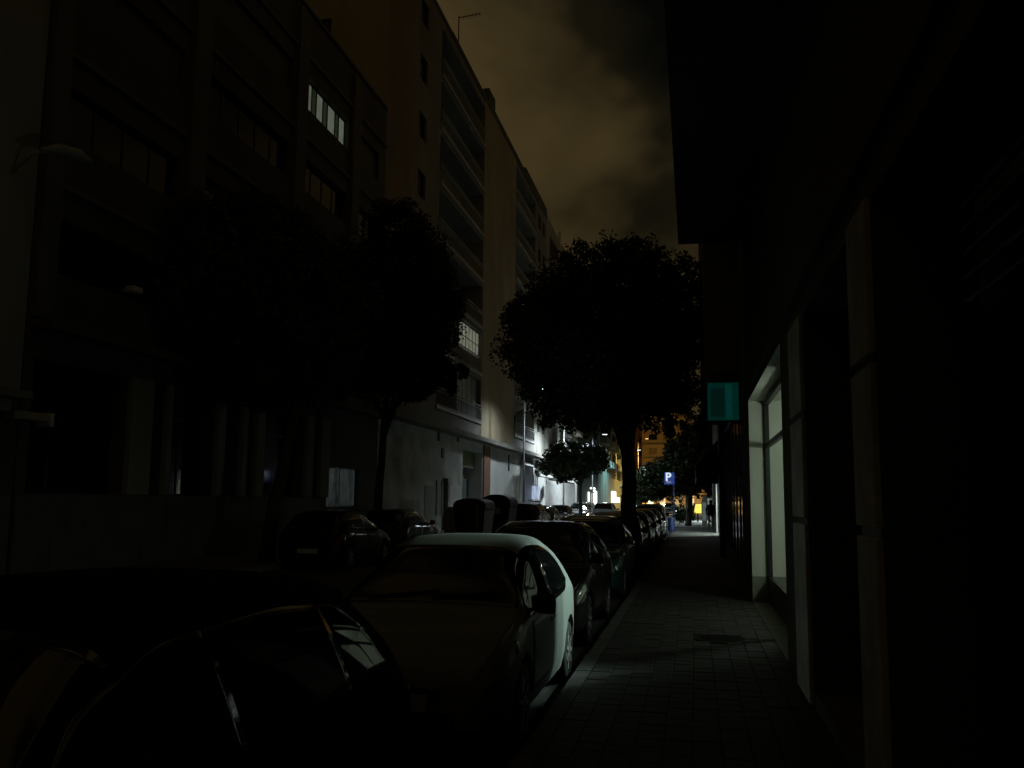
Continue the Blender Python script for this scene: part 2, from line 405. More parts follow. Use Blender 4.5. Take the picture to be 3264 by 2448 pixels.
# B1: dark block with ribbon windows
b1 = thing('apartment_building', 'dark five storey block with ribbon windows, one of them lit on the top floor', 'building', (LX, 26, 0))
Y0, Y1, TOP = 15.64, 36.4, 18.6
bays = [(16.4, 20.7, 4), (21.9, 27.0, 5), (28.2, 32.1, 4), (33.3, 35.6, 2)]
fl = [5.2, 8.15, 11.1, 14.05]
ops = []
for z in fl:
    for (a, c, n) in bays: ops.append((a, c, z+1.05, z+2.22, .3, n))
facade(P, Y0, Y1, 5.2, TOP, [o[:5] for o in ops], 'wall', mat('block_dark_render', (.09, .086, .08), .85, .35, .6, bump=.25, bscale=14, streak=.35), b1)
for (a, c, e, f, d, n) in ops:
    if e > 15 and 28 < a < 29: continue
    window(P, 'L', a, c, e, f, b1, n, w=-.2, blind=random.choice([0, .2, .5, .9, 0, 1]))
# the lit ribbon window: four bright panes between dark mullions, dimmer strips of frosted glass beside them
a, c, e, f = 28.2, 32.1, fl[3]+1.05, fl[3]+2.22
wl = MB(); th = .05
wl.pbox(P, a, c, e+.003, e+th, -.23, -.17).pbox(P, a, c, f-th, f-.003, -.23, -.17)
cuts = [0, .20, .245, .30, .45, .565, .74, .79, .84, 1.]     # bright, thin, bright, dark, bright, thin, bright
for k in (0, .205, .31, .46, .57, .755, .85, 1.):
    u = a+(c-a)*k; wl.pbox(P, max(a+.003, u-.03), min(c-.003, u+.03), e+th, f-th, -.228, -.172)
lw = wl.build('window', M_frame, b1); lw['label'] = 'lit ribbon window with pale curtains'
for (k0, k1, mm) in ((.0, .205, M_lit), (.205, .31, M_litg), (.31, .46, M_lit), (.46, .57, M_litg), (.57, .755, M_lit), (.755, .85, M_litg), (.85, 1., M_lit)):
    MB().pbox(P, a+(c-a)*k0+.03, a+(c-a)*k1-.03, e+th, f-th, -.215, -.195).build('pane', mm, lw)
for (u0, u1) in ((15.66, 16.2), (20.9, 21.7), (27.2, 28.0), (32.3, 33.1)):      # projecting piers
    MB().pbox(P, u0, u1, 5.2, TOP-.3, 0, .16).build('pier', M_pier, b1)
for z in fl[1:]+[17.0]: MB().pbox(P, Y0+.01, Y1, z-.12, z+.02, 0, .10).build('string_course', M_pier, b1)
MB().pbox(P, Y0, Y1, TOP, TOP+.10, -.3, .09).build('coping', M_dark, b1)
shell(b1, -26, LX, Y0, Y1, TOP, M_dark, skip=('e',))
pil = [(onX(p0, 1581, LX)[1], onX(p1, 1581, LX)[1]) for (p0, p1) in ((386, 455), (505, 520), (672, 694), (752, 767), (798, 822), (962, 982), (1008, 1034))]
go = []; last = Y0+.3
for (u0, u1) in pil:
    if u0-last > .3: go.append((last, u0, 1.65, 4.4, .45))
    last = u1
wb = (onX(1043, 1490, LX), onX(1142, 1605, LX))
gow = (wb[0][1], wb[1][1], 1.30, 2.78, .25)
facade(P, Y0, Y1, 0, 5.2, go+[gow], 'ground_wall', M_dark, b1)
for (u0, u1, e, f, d) in go: window(P, 'L', u0, u1, e, f, b1, max(1, round((u1-u0)/1.1)), w=-.4, transom=.72)
for (u0, u1) in pil: MB().pbox(P, u0, u1, 1.66, 4.4, .002, .15).build('pilaster', M_pale, b1)
slabs(P, Y0+.02, 30.5, 1.65, b1, M_stone)
M_cool = glow('cool_lit_pane', (.35, .46, .46), .055, .85, 2.2)
wo_ = window(P, 'L', *gow[:4], b1, 2, w=-.18, frame=M_alu, pane=M_cool, label='cool lit ground floor window with two panes')
MB().pbox(P, 15.7, 36.3, 4.95, 5.15, .0, .5).build('canopy_slab', M_dark, b1)

# B2: tall block, party wall towards us, recessed balconies
b2 = thing('apartment_building', 'tall block with bare party wall and recessed railed balconies, green sign at its entrance', 'building', (LX, 58, 0))
Y0, Y1, Y2, TOP = 36.45, 81.0, 66.2, 27.6
GZ = 5.25
levels = [6.45+3.0*k for k in range(7)]
bal = [(45.0, 55.3), (66.2, 75.0)]
ops = [(a, c, z, z+2.62, 1.5) for z in levels for (a, c) in bal]
wins = [(u, u+1.3, z+1.0, z+2.3) for z in levels for u in (41.2, 76.6, 78.9)]
facade(P, 40.2, Y1, GZ, TOP, [o for o in ops]+wins, 'wall', M_mid, b2)
facade(P, Y0, 40.2, GZ, TOP, [], 'plain_wall', M_warm2, b2)
facade(PL(LX+.03), 55.35, 66.1, GZ, TOP, [], 'pale_pier', M_warm, b2)
for (a, c, e, f) in wins: window(P, 'L', a, c, e, f, b2, 2, blind=random.choice([0, .4, 1]))
PB = PL(LX-1.48)
for z in levels:
    for (a, c) in bal:
        MB().quad(PB(a, z, 0), PB(c, z, 0), PB(c, z+2.62, 0), PB(a, z+2.62, 0)).build('balcony_back_wall', M_mid, b2)
        L = c-a; k0 = levels.index(z)
        lit = (k0 == 1 and a < 50)
        MB().pbox(P, a-.02, c+.02, z-.16, z-.002, -.02, .12).build('balcony_slab', M_rail, b2)
        railing(PL(LX+.06), a+.02, c-.02, z, b2)
        if lit:
            PG = PL(LX-.15); u0 = 50.3
            o = window(PG, 'Lg', u0, c-.02, z+1.0, z+2.6, b2, 6, w=-.05, transom=.5, pane=glow('lit_balcony', (.62, .66, .50), .32, .75, 2.2, (1, 2.5, .5)), frame=M_frame, label='lit glazed balcony', th=.05)
            window(PG, 'Lg', a+.02, u0-.05, z+1.0, z+2.6, b2, 6, w=-.05)
            MB().pbox(PG, a+.02, c-.02, z+.01, z+.99, -.06, .0).build('balcony_parapet', M_mid, b2)
        elif k0 == 0 and a < 50:
            window(PL(LX-.2), 'Lg', 50.3, c-.3, z+.05, z+2.6, b2, 4, w=-.05, pane=mat('milky_glass', (.30, .36, .35), .35, .2, 2), frame=M_alu)
            window(PB, 'Lb', a+1.0, a+3.4, z+.05, z+2.2, b2, 2, w=.04)
        else:
            window(PB, 'Lb', a+L*.12, a+L*.38, z+.05, z+2.2, b2, 2, w=.04, blind=random.choice([0, .5]))
            window(PB, 'Lb', a+L*.6, a+L*.9, z+.05, z+2.2, b2, 2, w=.04, blind=random.choice([0, .7]))
# party wall facing the camera with two small windows
pw = [(-16.35, -15.75, 22.2, 23.2)]
facade(PF(Y0), -27, LX, 17.5, TOP, pw, 'party_wall', M_warm, b2)
window(PF(Y0), 'F', *pw[0], b2, 1)
b = MB(); b.quad((-27, Y0, 0), (-27, Y1, 0), (-27, Y1, TOP), (-27, Y0, TOP)); b.quad((-27, Y1, 0), (LX, Y1, 0), (LX, Y1, TOP), (-27, Y1, TOP)); b.quad((-27, Y0, 0), (LX, Y0, 0), (LX, Y0, 17.5), (-27, Y0, 17.5))
b.build('side_wall', M_mid, b2)
MB().box(-26.9, LX-.02, Y0+.02, Y1-.02, TOP-.2, TOP-.05).build('roof', M_dark, b2)
for (u0, u1, h) in ((Y0, 47, .25), (47, 56.3, .32), (56.3, 58.2, 1.3), (58.2, 70, .5), (70, Y1, .9)): MB().pbox(P, u0, u1-.01, TOP, TOP+h, -.35, .06).build('parapet', M_dark, b2)
an = thing('tv_antenna', 'thin rooftop television aerial on the tall block', 'antenna', (LX-.6, 50.6, TOP))
MB().tube([(LX-.6, 50.6, TOP-.1), (LX-.6, 50.6, TOP+3.3)], .035, 6).build('mast', M_frame, an)
b = MB().bar((LX-.6, 50.6, TOP+3.2), (LX+.9, 50.0, TOP+3.0), .04, .04)
for k in range(6): b.bar((LX-.3+k*.22, 50.5-k*.09-.25, TOP+3.16-k*.03), (LX-.3+k*.22, 50.5-k*.09+.25, TOP+3.16-k*.03), .02, .02)
b.build('boom', M_frame, an)
# ground floor of B2
ent = (onX(1474, 1500, LX)[1], onX(1537, 1500, LX)[1])
doorw = (onX(1408, 1600, LX)[1], onX(1428, 1600, LX)[1])
fr0, fr1 = onX(1660, 1500, LX)[1], onX(1695, 1500, LX)[1]
shop = (fr1+.6, Y1-1.0)
gops = [(ent[0], ent[1], 0, 4.55, 1.2), (doorw[0], doorw[1], 0, 2.75, .25), (fr0, fr1, 0, 4.4, .9), (shop[0], shop[1], 0, 4.2, .6)]
facade(P, Y0, ent[0]-.4, 0, GZ, gops[1:2], 'ground_wall', M_conc, b2)
facade(P, ent[0]-.4, Y1, 0, GZ, [gops[0]]+gops[2:], 'ground_wall', mat('white_ground_render', (.70, .70, .68), .8, .2, .5, streak=.3), b2)
MB().pbox(P, 36.6, Y1, GZ-.14, GZ+.12, .0, .75).build('canopy_slab', M_mid, b2)
MB().pbox(P, ent[1]+.12, ent[1]+1.9, 0, GZ-.15, .004, .10).build('pilaster', M_brownp, b2)
MB().pbox(P, ent[0], ent[1], 0, 4.55, -1.22, -1.2).build('entrance_wall', M_white, b2)
window(PL(LX-.9), 'Le', ent[0]+.05, ent[1]-.05, .02, 2.9, b2, 3, w=0, frame=M_alu, pane=mat('entry_glass', (.16, .2, .2), .15, .2, 2))
MB().pbox(P, doorw[0]+.02, doorw[1]-.02, 0, 2.7, -.2, -.16).build('door', M_black, b2)
b = MB()
for k in range(12): b.pbox(P, doorw[0]-1.1, doorw[0]-.12, .9+k*.13, .94+k*.13, .02, .06)
b.pbox(P, doorw[0]-1.15, doorw[0]-1.08, .8, 2.6, .0, .07); b.pbox(P, doorw[0]-.14, doorw[0]-.07, .8, 2.6, .0, .07); b.build('grille', M_rail, b2)
for (pu0, pu1, z0, z1, mm) in ((1352, 1392, .1, 2.3, M_pale), (1432, 1468, .1, 2.4, M_white)):
    MB().pbox(P, onX(pu0, 1600, LX)[1], onX(pu1, 1600, LX)[1], z0, z1, .003, .02).build('painted_panel', mm, b2)
for (px, py, w_, h_) in ((1397, 1390, .35, .5), (1459, 1385, .45, .8), (1410, 1445, .4, .5)):
    q = onX(px, py, LX); MB().pbox(P, q[1]-w_/2, q[1]+w_/2, q[2]-h_/2, q[2]+h_/2, -.005, .05).build('vent', M_black, b2)
for (px, py, w_, h_) in ((1582, 1425, .45, .18), (1605, 1428, .55, .22), (1621, 1475, .35, 1.15), (1643, 1560, .9, 1.5)):
    q = onX(px, py, LX); MB().pbox(P, q[1]-w_/2, q[1]+w_/2, q[2]-h_/2, q[2]+h_/2, -.005, .05).build('wall_fitting', M_frame if py < 1500 else M_rail, b2)
# splayed white door surround
b = MB(); b.bar((LX+.12, fr0-.9, 0), (LX+.12, fr0+.35, 4.5), .22, .2); b.bar((LX+.12, fr1+.5, 0), (LX+.12, fr1-.3, 4.5), .22, .2); b.pbox(P, fr0+.1, fr1-.1, 4.35, 4.7, .01, .22)
b.build('door_surround', M_white, b2)
MB().pbox(P, fr0+.02, fr1-.02, 0, 4.38, -.88, -.85).build('door', mat('grey_door', (.2, .22, .24), .6, .2, 3), b2)
window(P, 'Ls', shop[0], shop[1], .0, 4.2, b2, 5, w=-.5, transom=.7, pane=M_shopg)
# things fixed to B2's ground floor
gs = thing('green_sign', 'square green shop sign panel above the recessed entrance across the street', 'sign', (LX, ent[0]+2, 3.4))
q0, q1 = onX(1478, 1425, LX-.3), onX(1522, 1490, LX-.3)
MB().pbox(P, q0[1], q1[1], q1[2], q0[2], -.62, -.5).build('panel', mat('green_sign', (.17, .24, .05), .5, .3, 2), gs)
MB().pbox(P, q0[1]-.08, q1[1]+.08, q1[2]-.08, q1[2]-.005, -.66, -.46).build('frame', M_alu, gs)
bs = thing('black_sign', 'black projecting sign board over the shop beside the splayed white doorway', 'sign', (LX, 79, 4))
q0, q1 = onX(1697, 1462, LX+1), onX(1740, 1492, LX+1)
MB().pbox(PL(LX+1), q0[1], q1[1], q1[2], q0[2], -.08, .0).build('board', M_black, bs, bevel=.02)
MB().bar((LX, q0[1]+1, q0[2]-.2), (LX+.95, q0[1]+1, q0[2]-.2), .08, .08).build('bracket', M_frame, bs)
ws = thing('white_sign', 'small white rectangular sign under the black board across the street', 'sign', (LX, 81, 3))
q0, q1 = onX(1720, 1494, LX+.9), onX(1762, 1524, LX+.9)
MB().pbox(PL(LX+.9), q0[1], q1[1], q1[2], q0[2], -.1, .0).build('board', M_white, ws)
MB().pbox(PL(LX+.9), q0[1]+.1, q1[1]-.1, q1[2]-.06, q1[2]-.01, -.12, .02).build('frame', M_frame, ws)
MB().bar((LX, q0[1]+2, q0[2]-.3), (LX+.85, q0[1]+2, q0[2]-.3), .06, .06).build('bracket', M_frame, ws)
po = thing('lit_poster', 'bluish white backlit poster low on the shop front across the street', 'poster', (LX, 76, .8))
q0, q1 = onX(1697, 1548, LX+.3), onX(1722, 1592, LX+.3)
MB().pbox(PL(LX+.3), q0[1], q1[1], q1[2], q0[2], -.06, 0).build('light_panel', glow('poster_light', (.55, .68, 1.), .75, .8, 1.3), po)
MB().pbox(PL(LX+.3), q0[1]-.12, q1[1]+.12, q1[2]-.12, q1[2]-.005, -.3, .02).build('frame', M_alu, po)

# slatted fence in front of the next block
fe = thing('slat_fence', 'tall pale vertical slat fence before the shops across the street', 'fence', (LX+1.2, 84, 0))
q0, q1 = onX(1745, 1535, LX+1.2), onX(1832, 1535, LX+1.2)
nsl = 26; zt = 3.3
smesh = MB().box(-.03, .03, -.10, .10, 0, zt).mesh('slat', M_white)
for k in range(nsl): link('slat', smesh, fe, (LX+1.2, q0[1]+(q1[1]-q0[1])*k/(nsl-1), 0))
MB().box(LX+1.13, LX+1.168, q0[1]-.2, q1[1]+.2, zt-.3, zt-.1).build('rail', M_frame, fe)
MB().box(LX+1.13, LX+1.168, q0[1]-.2, q1[1]+.2, .3, .45).build('rail', M_frame, fe)

# B3: block with white balcony fronts and brown panels
b3 = thing('apartment_building', 'block with bright white balconies and brown parapet panels under the street lamp', 'building', (LX, 92, 0))
Y0, Y1, TOP = 81.06, 104., 28.0
ops = []
lv = [6.0+3.0*k for k in range(7)]
for z in lv:
    for (a, c) in ((83.0, 91.5), (93.5, 102.5)): ops.append((a, c, z, z+2.6, 1.2))
facade(P, Y0, Y1, 0, TOP, ops+[(83, 91, 0, 3.6, .6), (93, 102, 0, 3.6, .6)], 'wall', mat('block_pale_render', (.45, .45, .43), .85, .25, .5, streak=.4), b3)
shell(b3, -27, LX, Y0, Y1, TOP, M_mid, skip=('e',))
for (a, c, z, _, _) in ops:
    MB().pbox(P, a-.6, c+.6, z-.2, z, -.05, 1.1).build('balcony_slab', M_white, b3)
    MB().pbox(P, a-.55, c+.55, z+.004, z+.95, .98, 1.08).build('balcony_panel', M_brownp if z < 8 else M_mid, b3)
    MB().pbox(P, a-.6, a-.2, z+.004, z+2.78, .9, 1.1).build('balcony_post', M_white, b3)
    n = 5
    for k in range(n):
        MB().pbox(PL(LX-1.0), a+(c-a)*k/n+.03, a+(c-a)*(k+1)/n-.03, z+.02, z+2.55, 0, .06).build('blind_panel', M_white if (k % 5) != 2 else M_mid, b3)
for (a, c) in ((83, 91), (93, 102)): window(P, 'Ls', a, c, .0, 3.6, b3, 5, w=-.5, transom=.7, pane=M_shopg)

# B4: further block, green-lit, with a warm lit balcony
b4 = thing('apartment_building', 'far greenish lit block with one warm lit balcony beyond the side street', 'building', (LX+2, 130, 0))
P4 = PL(LX+1)
Y0, Y1, TOP = 118., 168., 24.
M_tealw = mat('teal_render', (.19, .26, .26), .85, .25, .3)
ops = [(a, a+6.5, z, z+2.4, 1.0) for z in (6.4, 9.4, 12.4, 15.4, 18.4) for a in (121, 130, 139, 148, 157)]
facade(P4, Y0, Y1, 0, TOP, ops, 'wall', M_tealw, b4)
M_warmlit = glow('warm_lit_room', (.95, .62, .25), .42, .55, .8)
for (a, c, z, f, d) in ops:
    litb = (z == 6.4 and a in (121, 130)) or (z == 15.4 and a == 130)
    MB().pbox(P4, a+.1, c-.1, z, z+2.4, -1.0, -.95).build('window', M_warmlit if litb else M_pane, b4)
    MB().pbox(P4, a-.4, c+.4, z-.15, z+.75, .0, .9).build('balcony', M_tealw, b4)
shell(b4, -30, LX+1, Y0, Y1, TOP, M_tealw, skip=('e',))
M_shopw = glow('shop_light_white', (1., .97, .86), 3.2, .6, .9, (1, 1, .4))

# far cross street: ochre block lit by sodium lamps, low arcade, shops
M_och = mat('ochre_far', (.42, .31, .15), .85, .2, .25)
Yf = 200.
PFf = PF(Yf)
b5 = thing('apartment_building', 'far block glowing orange under street lamps at the end of the street', 'building', (onY(2090, 1500, Yf)[0], Yf, 0))
xa, xb = onY(2046, 1400, Yf)[0], onY(2200, 1400, Yf)[0]
ht = 34
ops = [(xa+1.5+k*3.0, xa+3.3+k*3.0, z+.9, z+2.2) for z in range(5, 28, 3) for k in range(int((xb-xa)/3.0)-0) if xa+3.3+k*3 < xb]
facade(PFf, xa, xb, 0, ht, ops, 'wall', M_och, b5, .3)
for i, (a, c, e, f) in enumerate(ops): window(PFf, 'Fo', a, c, e, f, b5, 1, w=-.1, pane=[M_och, M_pane, M_warm2, M_och][i % 4], frame=M_warm2)
shell(b5, xa, xb, Yf, Yf+14, ht, M_och, skip=('s',))
for z in range(5, 30, 3): MB().pbox(PFf, xa, xb, z-.2, z, 0, .3).build('floor_band', M_warm, b5)
b6 = thing('apartment_building', 'narrow brown far block left of the glowing orange one', 'building', (onY(2030, 1500, Yf)[0], Yf+8, 0))
xc, xd = onY(1990, 1400, Yf+8)[0], onY(2046, 1400, Yf+8)[0]-.6
ops = [(xc+1.0+k*2.2, xc+2.2+k*2.2, z+.9, z+2.2) for z in range(5, 26, 3) for k in range(2)]
facade(PF(Yf+8), xc, xd, 0, 30, ops, 'wall', M_brownp, b6, .3)
for (a, c, e, f) in ops: window(PF(Yf+8), 'F', a, c, e, f, b6, 1, w=-.2, blind=.4)
shell(b6, xc, xd, Yf+8, Yf+20, 30, M_brownp, skip=('s',))
# lit corner shop windows of the far green block
for i, (p0, p1, pt, pb) in enumerate(((1874, 1879, 1568, 1600), (1886, 1893, 1572, 1603), (1895, 1903, 1566, 1608))):
    q0, q1 = onY(p0, pt, 117.9), onY(p1, pb, 117.9)
    o = MB().pbox(PF(117.9), q0[0], q1[0], max(.1, q1[2]), q0[2], -.05, .06).build('lit_shop_window', M_shopw, b4)
for (p0, p1, pt, pb) in ((1948, 1962, 1566, 1602), (1964, 1974, 1586, 1602)):
    q0, q1 = onX(p0, pt, LX+1), onX(p1, pb, LX+1)
    MB().pbox(P4, q0[1], q1[1], max(.1, q1[2]), q0[2], .0, .1).build('lit_shop_window', M_shopw, b4)
ln = thing('string_lights', 'small bright bulbs strung above the far corner shop', 'lights', (onY(1892, 1560, 117)[0], 117., 3))
for (px, py) in ((1884, 1556), (1894, 1557), (1895, 1565)):
    q = onY(px, py, 117.); MB().lathe([(0, -.16), (.14, -.08), (.16, 0), (.14, .08), (0, .16)], q, n=10).build('bulb', M_shopw, ln)
MB().bar(onY(1874, 1553, 117), onY(1905, 1554, 117), .05, .05).build('cable', M_frame, ln)

# warm arcade of shops at the end
ar = thing('shop_row', 'low row of warm lit shop fronts at the end of the street', 'shops', (onY(2150, 1600, 160)[0], 160., 0))
PA = PF(160.)
xa, xb = onY(2055, 1580, 160)[0], onY(2262, 1580, 160)[0]
n = 9; aops = [(xa+(xb-xa)*(k+.12)/n, xa+(xb-xa)*(k+.88)/n, .35, 2.7) for k in range(n)]
facade(PA, xa, xb, 0, 4.6, aops, 'wall', M_och, ar, .3)
for k, o in enumerate(aops):
    mm = glow('warm_shop_%d' % (k % 4), [(1., .62, .25), (1., .5, .14), (1., .72, .38), (.9, .45, .12)][k % 4], [.9, .4, 1.4, .5][k % 4], .6, 1.1)
    MB().pbox(PA, *o, -.28, -.2).build('lit_shop_window', mm, ar)
q = onY(2072, 1588, 159.8); MB().pbox(PA, q[0]-.55, q[0]+.55, q[2]-1.0, q[2]+.9, .02, .12).build('lit_shop_window', glow('warm_shop_bright', (1., .8, .45), 2.), ar)
MB().box(xa, xb, 160.02, 170, 4.45, 4.58).build('roof', M_dark, ar)

def street_lamp(label, loc, h, arm, col, power, lit, size=.25, group='street lamps'):
    x, y = loc
    t = thing('street_lamp', label, 'street lamp', (x, y, 0), group)
    MB().tube([(x, y, 0), (x, y, .9), (x, y, .92), (x, y, h)], [.11, .10, .075, .05], 12).build('pole', M_frame, t, smooth=True)
    s = 1 if arm > 0 else -1
    MB().tube([(x, y, h-.05), (x+arm*.3, y, h+.22), (x+arm*.8, y, h+.28)], [.045, .04, .035], 8).build('arm', M_frame, t, smooth=True)
    hd = MB().box(min(x+arm*.75, x+arm+s*.25), max(x+arm*.75, x+arm+s*.25), y-.15, y+.15, h+.22, h+.34).build('lamp_head', M_frame, t, bevel=.03)
    MB().box(min(x+arm*.8, x+arm+s*.2), max(x+arm*.8, x+arm+s*.2), y-.12, y+.12, h+.20, h+.218).build('lens', glow('lamp_lens_'+str(col), col, 6.) if lit else M_lens, hd)
    if lit: light('lamp_light', t, (x+arm, y, h+.10), power, col, 'SPOT', size, spot_size=math.radians(165), spot_blend=.6)
    return t
LED = (.80, .93, 1.)
street_lamp('lit white street lamp on the left pavement beside the small spreading tree, middle of three', (KL-.5, 76.5), 8.6, 1.4, LED, 6500, True)
street_lamp('added white street lamp hidden behind the round tree to light the concrete wall, nearest of three', (KL-.5, 58), 8.6, 1.4, LED, 900, True)  # added lamp, hidden by the round tree, brightens the concrete wall
street_lamp('lit white street lamp by the far end of the white balconies, farthest of three', (KL-.5, 99), 8.6, 1.4, LED, 6500, True)
SOD = (1., .56, .16)
q = onY(2063, 1398, 150.)
street_lamp('tall orange sodium lamp before the glowing far block', (q[0]-1.5, 150.), q[2]-.25, 1.5, SOD, 9000, True, group='sodium lamps')
q = onY(2150, 1520, 182.)
street_lamp('orange sodium lamp behind the far tree, before the glowing block', (q[0], 182.), 10., -1.5, SOD, 170000, True, group='sodium lamps')
q = onY(2235, 1520, 140.)
street_lamp('orange sodium lamp above the warm shop row', (q[0], 142.), 8., -1.5, SOD, 12000, True, group='sodium lamps')
TEALC = (.6, .95, .9)
street_lamp('greenish white lamp beside the far green block', (LX+4.5, 128.), 8.5, 1.2, TEALC, 3500, True)

# wall lamps, unlit, on the left front
q = onX(215, 490, LX+.8)
wl_ = thing('wall_lamp', 'unlit curved street lamp on a wall bracket high at upper left', 'wall lamp', (LX, q[1], q[2]))
MB().tube([(LX, q[1]-.5, q[2]-.5), (LX+.35, q[1]-.4, q[2]-.1), (LX+.7, q[1]-.1, q[2]+.03)], [.04, .035, .03], 8).build('bracket', M_rail, wl_, smooth=True)
MB().tube([(LX+.65, q[1]-.55, q[2]-.12), (LX+.78, q[1]-.2, q[2]), (LX+.85, q[1]+.25, q[2]+.06), (LX+.88, q[1]+.6, q[2]+.05)], [.05, .13, .14, .06], 10).build('lamp_head', M_rail, wl_, smooth=True)
q = onX(428, 925, LX+.3)
wl2 = thing('wall_light', 'small pale light fitting on the dark block behind the tree', 'wall lamp', (LX, q[1], q[2]))
MB().pbox(P, q[1]-.18, q[1]+.18, q[2]-.07, q[2]+.08, .18, .42).build('lamp_head', M_white, wl2, bevel=.03)
MB().pbox(P, q[1]-.04, q[1]+.04, q[2]-.04, q[2]+.04, 0, .175).build('bracket', M_rail, wl2)

# ------------------------------------------------------------------ right side buildings
R = PR()
OVZ, OVX, OVY = 6.3, -.20, 16.5
D0, D1, DT, DX = 9.95, 15.72, 3.32, 1.22       # lit entrance: near jamb, far jamb, height, glass line
r1 = thing('office_building', 'dark building on the right with overhanging upper floors, stone pilasters and a lit lobby', 'building', (RX, 8, 0))
sh = [(-6.2, -1.2, .12, 3.2, .5), (0.2, 2.05, .12, 3.2, .5), (2.55, 4.82, .12, 3.2, .5), (5.46, 7.82, .12, 3.2, .5)]
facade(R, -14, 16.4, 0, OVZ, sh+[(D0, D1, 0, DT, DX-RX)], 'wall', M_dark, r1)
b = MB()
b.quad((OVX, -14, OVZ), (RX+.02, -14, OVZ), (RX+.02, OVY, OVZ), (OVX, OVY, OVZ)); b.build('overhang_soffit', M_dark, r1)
PO = PR(OVX)
ops = [(u, u+1.6, z+1.0, z+2.4) for z in (6.6, 9.6, 12.6, 15.6) for u in (-10, -6, -2, 2, 6, 10, 13.6)]
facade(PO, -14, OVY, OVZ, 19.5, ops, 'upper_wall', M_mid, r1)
for o in ops: window(PO, 'R', *o, r1, 2, blind=random.choice([0, .5, 1]))
b = MB(); b.quad((OVX, OVY, OVZ), (14, OVY, OVZ), (14, OVY, 19.5), (OVX, OVY, 19.5)); b.quad((RX, 16.4, 0), (14, 16.4, 0), (14, 16.4, OVZ), (RX, 16.4, OVZ)); b.quad((14, -14, 0), (14, OVY, 0), (14, OVY, 19.5), (14, -14, 19.5)); b.quad((OVX, -14, 0), (14, -14, 0), (14, -14, 19.5), (OVX, -14, 19.5))
b.build('side_wall', M_mid, r1)
MB().box(OVX+.05, 13.9, -13.9, OVY-.05, 19.2, 19.4).build('roof', M_dark, r1)
# shop fronts between the pilasters
for i, (a, c, e, f, d) in enumerate(sh):
    window(R, 'Rs', a, c, e, f, r1, 2, w=-.42, transom=.78, pane=M_shopg)
lo = thing('louvre_screen', 'dark slatted louvre screen high on the right edge', 'louvre', (RX, 3.6, 2.2))
lm = MB().bar((0, 0, 0), (0, 1.0, 0), .05, .012).mesh('slat', M_shut)
for k in range(5):
    o = link('slat', lm, lo, (RX+.03, 2.35, 2.33+k*.085)); o.rotation_euler = (0, math.radians(-28), 0)
MB().box(RX+.07, RX+.09, 2.3, 3.4, 2.28, 2.74).build('back_panel', M_black, lo)
# pilasters: three cladding panels each, dark joints
for (a, c) in ((2.08, 2.5), (4.85, 5.42), (7.85, 8.75)):
    for (z0, z1) in ((0.02, 1.445), (1.50, 2.33), (2.385, 3.2)):
        MB().pbox(R, a, c, z0, z1, .004, .04).build('pilaster_panel', M_pil, r1, bevel=.006)
    MB().pbox(R, a+.02, c-.02, .02, 3.18, .002, .012).build('pilaster_joint', M_black, r1)
MB().pbox(R, -13.9, 16.35, 3.42, 3.46, .001, .05).build('drip_ledge', M_dark, r1)
# lobby behind the glass
lb = MB(); IX = 5.2; HZ = DT
lb.quad((RX+.004, D1-.004, .42), (IX, D1-.004, .42), (IX, D1-.004, HZ), (RX+.004, D1-.004, HZ))
lb.quad((IX, 12.3, 0.42), (IX, D1, .42), (IX, D1, HZ), (IX, 12.3, HZ))
lb.quad((RX, D0, HZ-.004), (IX, D0, HZ-.004), (IX, D1, HZ-.004), (RX, D1, HZ-.004))
lb.build('lobby_wall', M_offw, r1)
lb = MB(); lb.quad((DX, D0, 0.42), (IX, D0, .42), (IX, D0, HZ), (DX, D0, HZ)); lb.quad((IX, D0, 0.42), (IX, 12.3, .42), (IX, 12.3, HZ), (IX, D0, HZ)); lb.build('absorbing_lining', mat('absorbing_dark', (.07, .05, .035), .5, .4, 3, streak=.1), r1)  # near walls given a made-up dark lining to absorb bounced light
lb = MB(); lb.quad((RX+.004, D1-.006, 0), (IX, D1-.006, 0), (IX, D1-.006, .419), (RX+.004, D1-.006, .419)); lb.quad((IX-.002, D0, 0), (IX-.002, D1, 0), (IX-.002, D1, .419), (IX-.002, D0, .419)); lb.quad((DX, D0+.002, 0), (IX, D0+.002, 0), (IX, D0+.002, .419), (DX, D0+.002, .419))
lb.build('lobby_skirting', M_grim, r1)
MB().quad((RX, D0, .004), (IX, D0, .004), (IX, D1, .004), (RX, D1, .004)).build('lobby_floor', M_grim, r1)
gf = MB(); e = .035
for u in (D0+.04, 11.9, D1-.045): gf.box(DX-e, DX+e, u-e, u+e, .006, HZ-.006)
gf.box(DX-e, DX+e, D0, D1-.01, HZ-.09, HZ-.008).box(DX-.03, DX+.03, D0, D1-.01, 2.52, 2.60).box(DX-.03, DX+.03, D0, D1-.01, .006, .42)
gl = gf.build('entrance_frame', M_frame, r1)
M_clear = clear_glass('clear_glass')
for (a, c) in ((D0+.075, 11.865), (11.935, 13.765), (13.835, D1-.08)):
    for (z0, z1) in ((.42, 2.52), (2.60, HZ-.09)):
        if z0 < 1 or a > 11.9: continue            # folding front pushed open
        MB().box(DX-.004, DX+.004, a, c, z0, z1).build('pane', M_clear, gl)
MB().tube([(DX-.06, 11.7, .95), (DX-.06, 11.7, 1.55)], .016, 8).build('door_handle', M_alu, gl)
LOBC = (.74, 1., .86); SPOTW, GLOWW = 760, 44
PTY = 12.25                                    # unseen screen added to keep the spots off the end wall
MB().box(1.9, IX-.01, PTY, PTY+.12, .006, HZ-.01).build('light_screen', M_offw, r1)
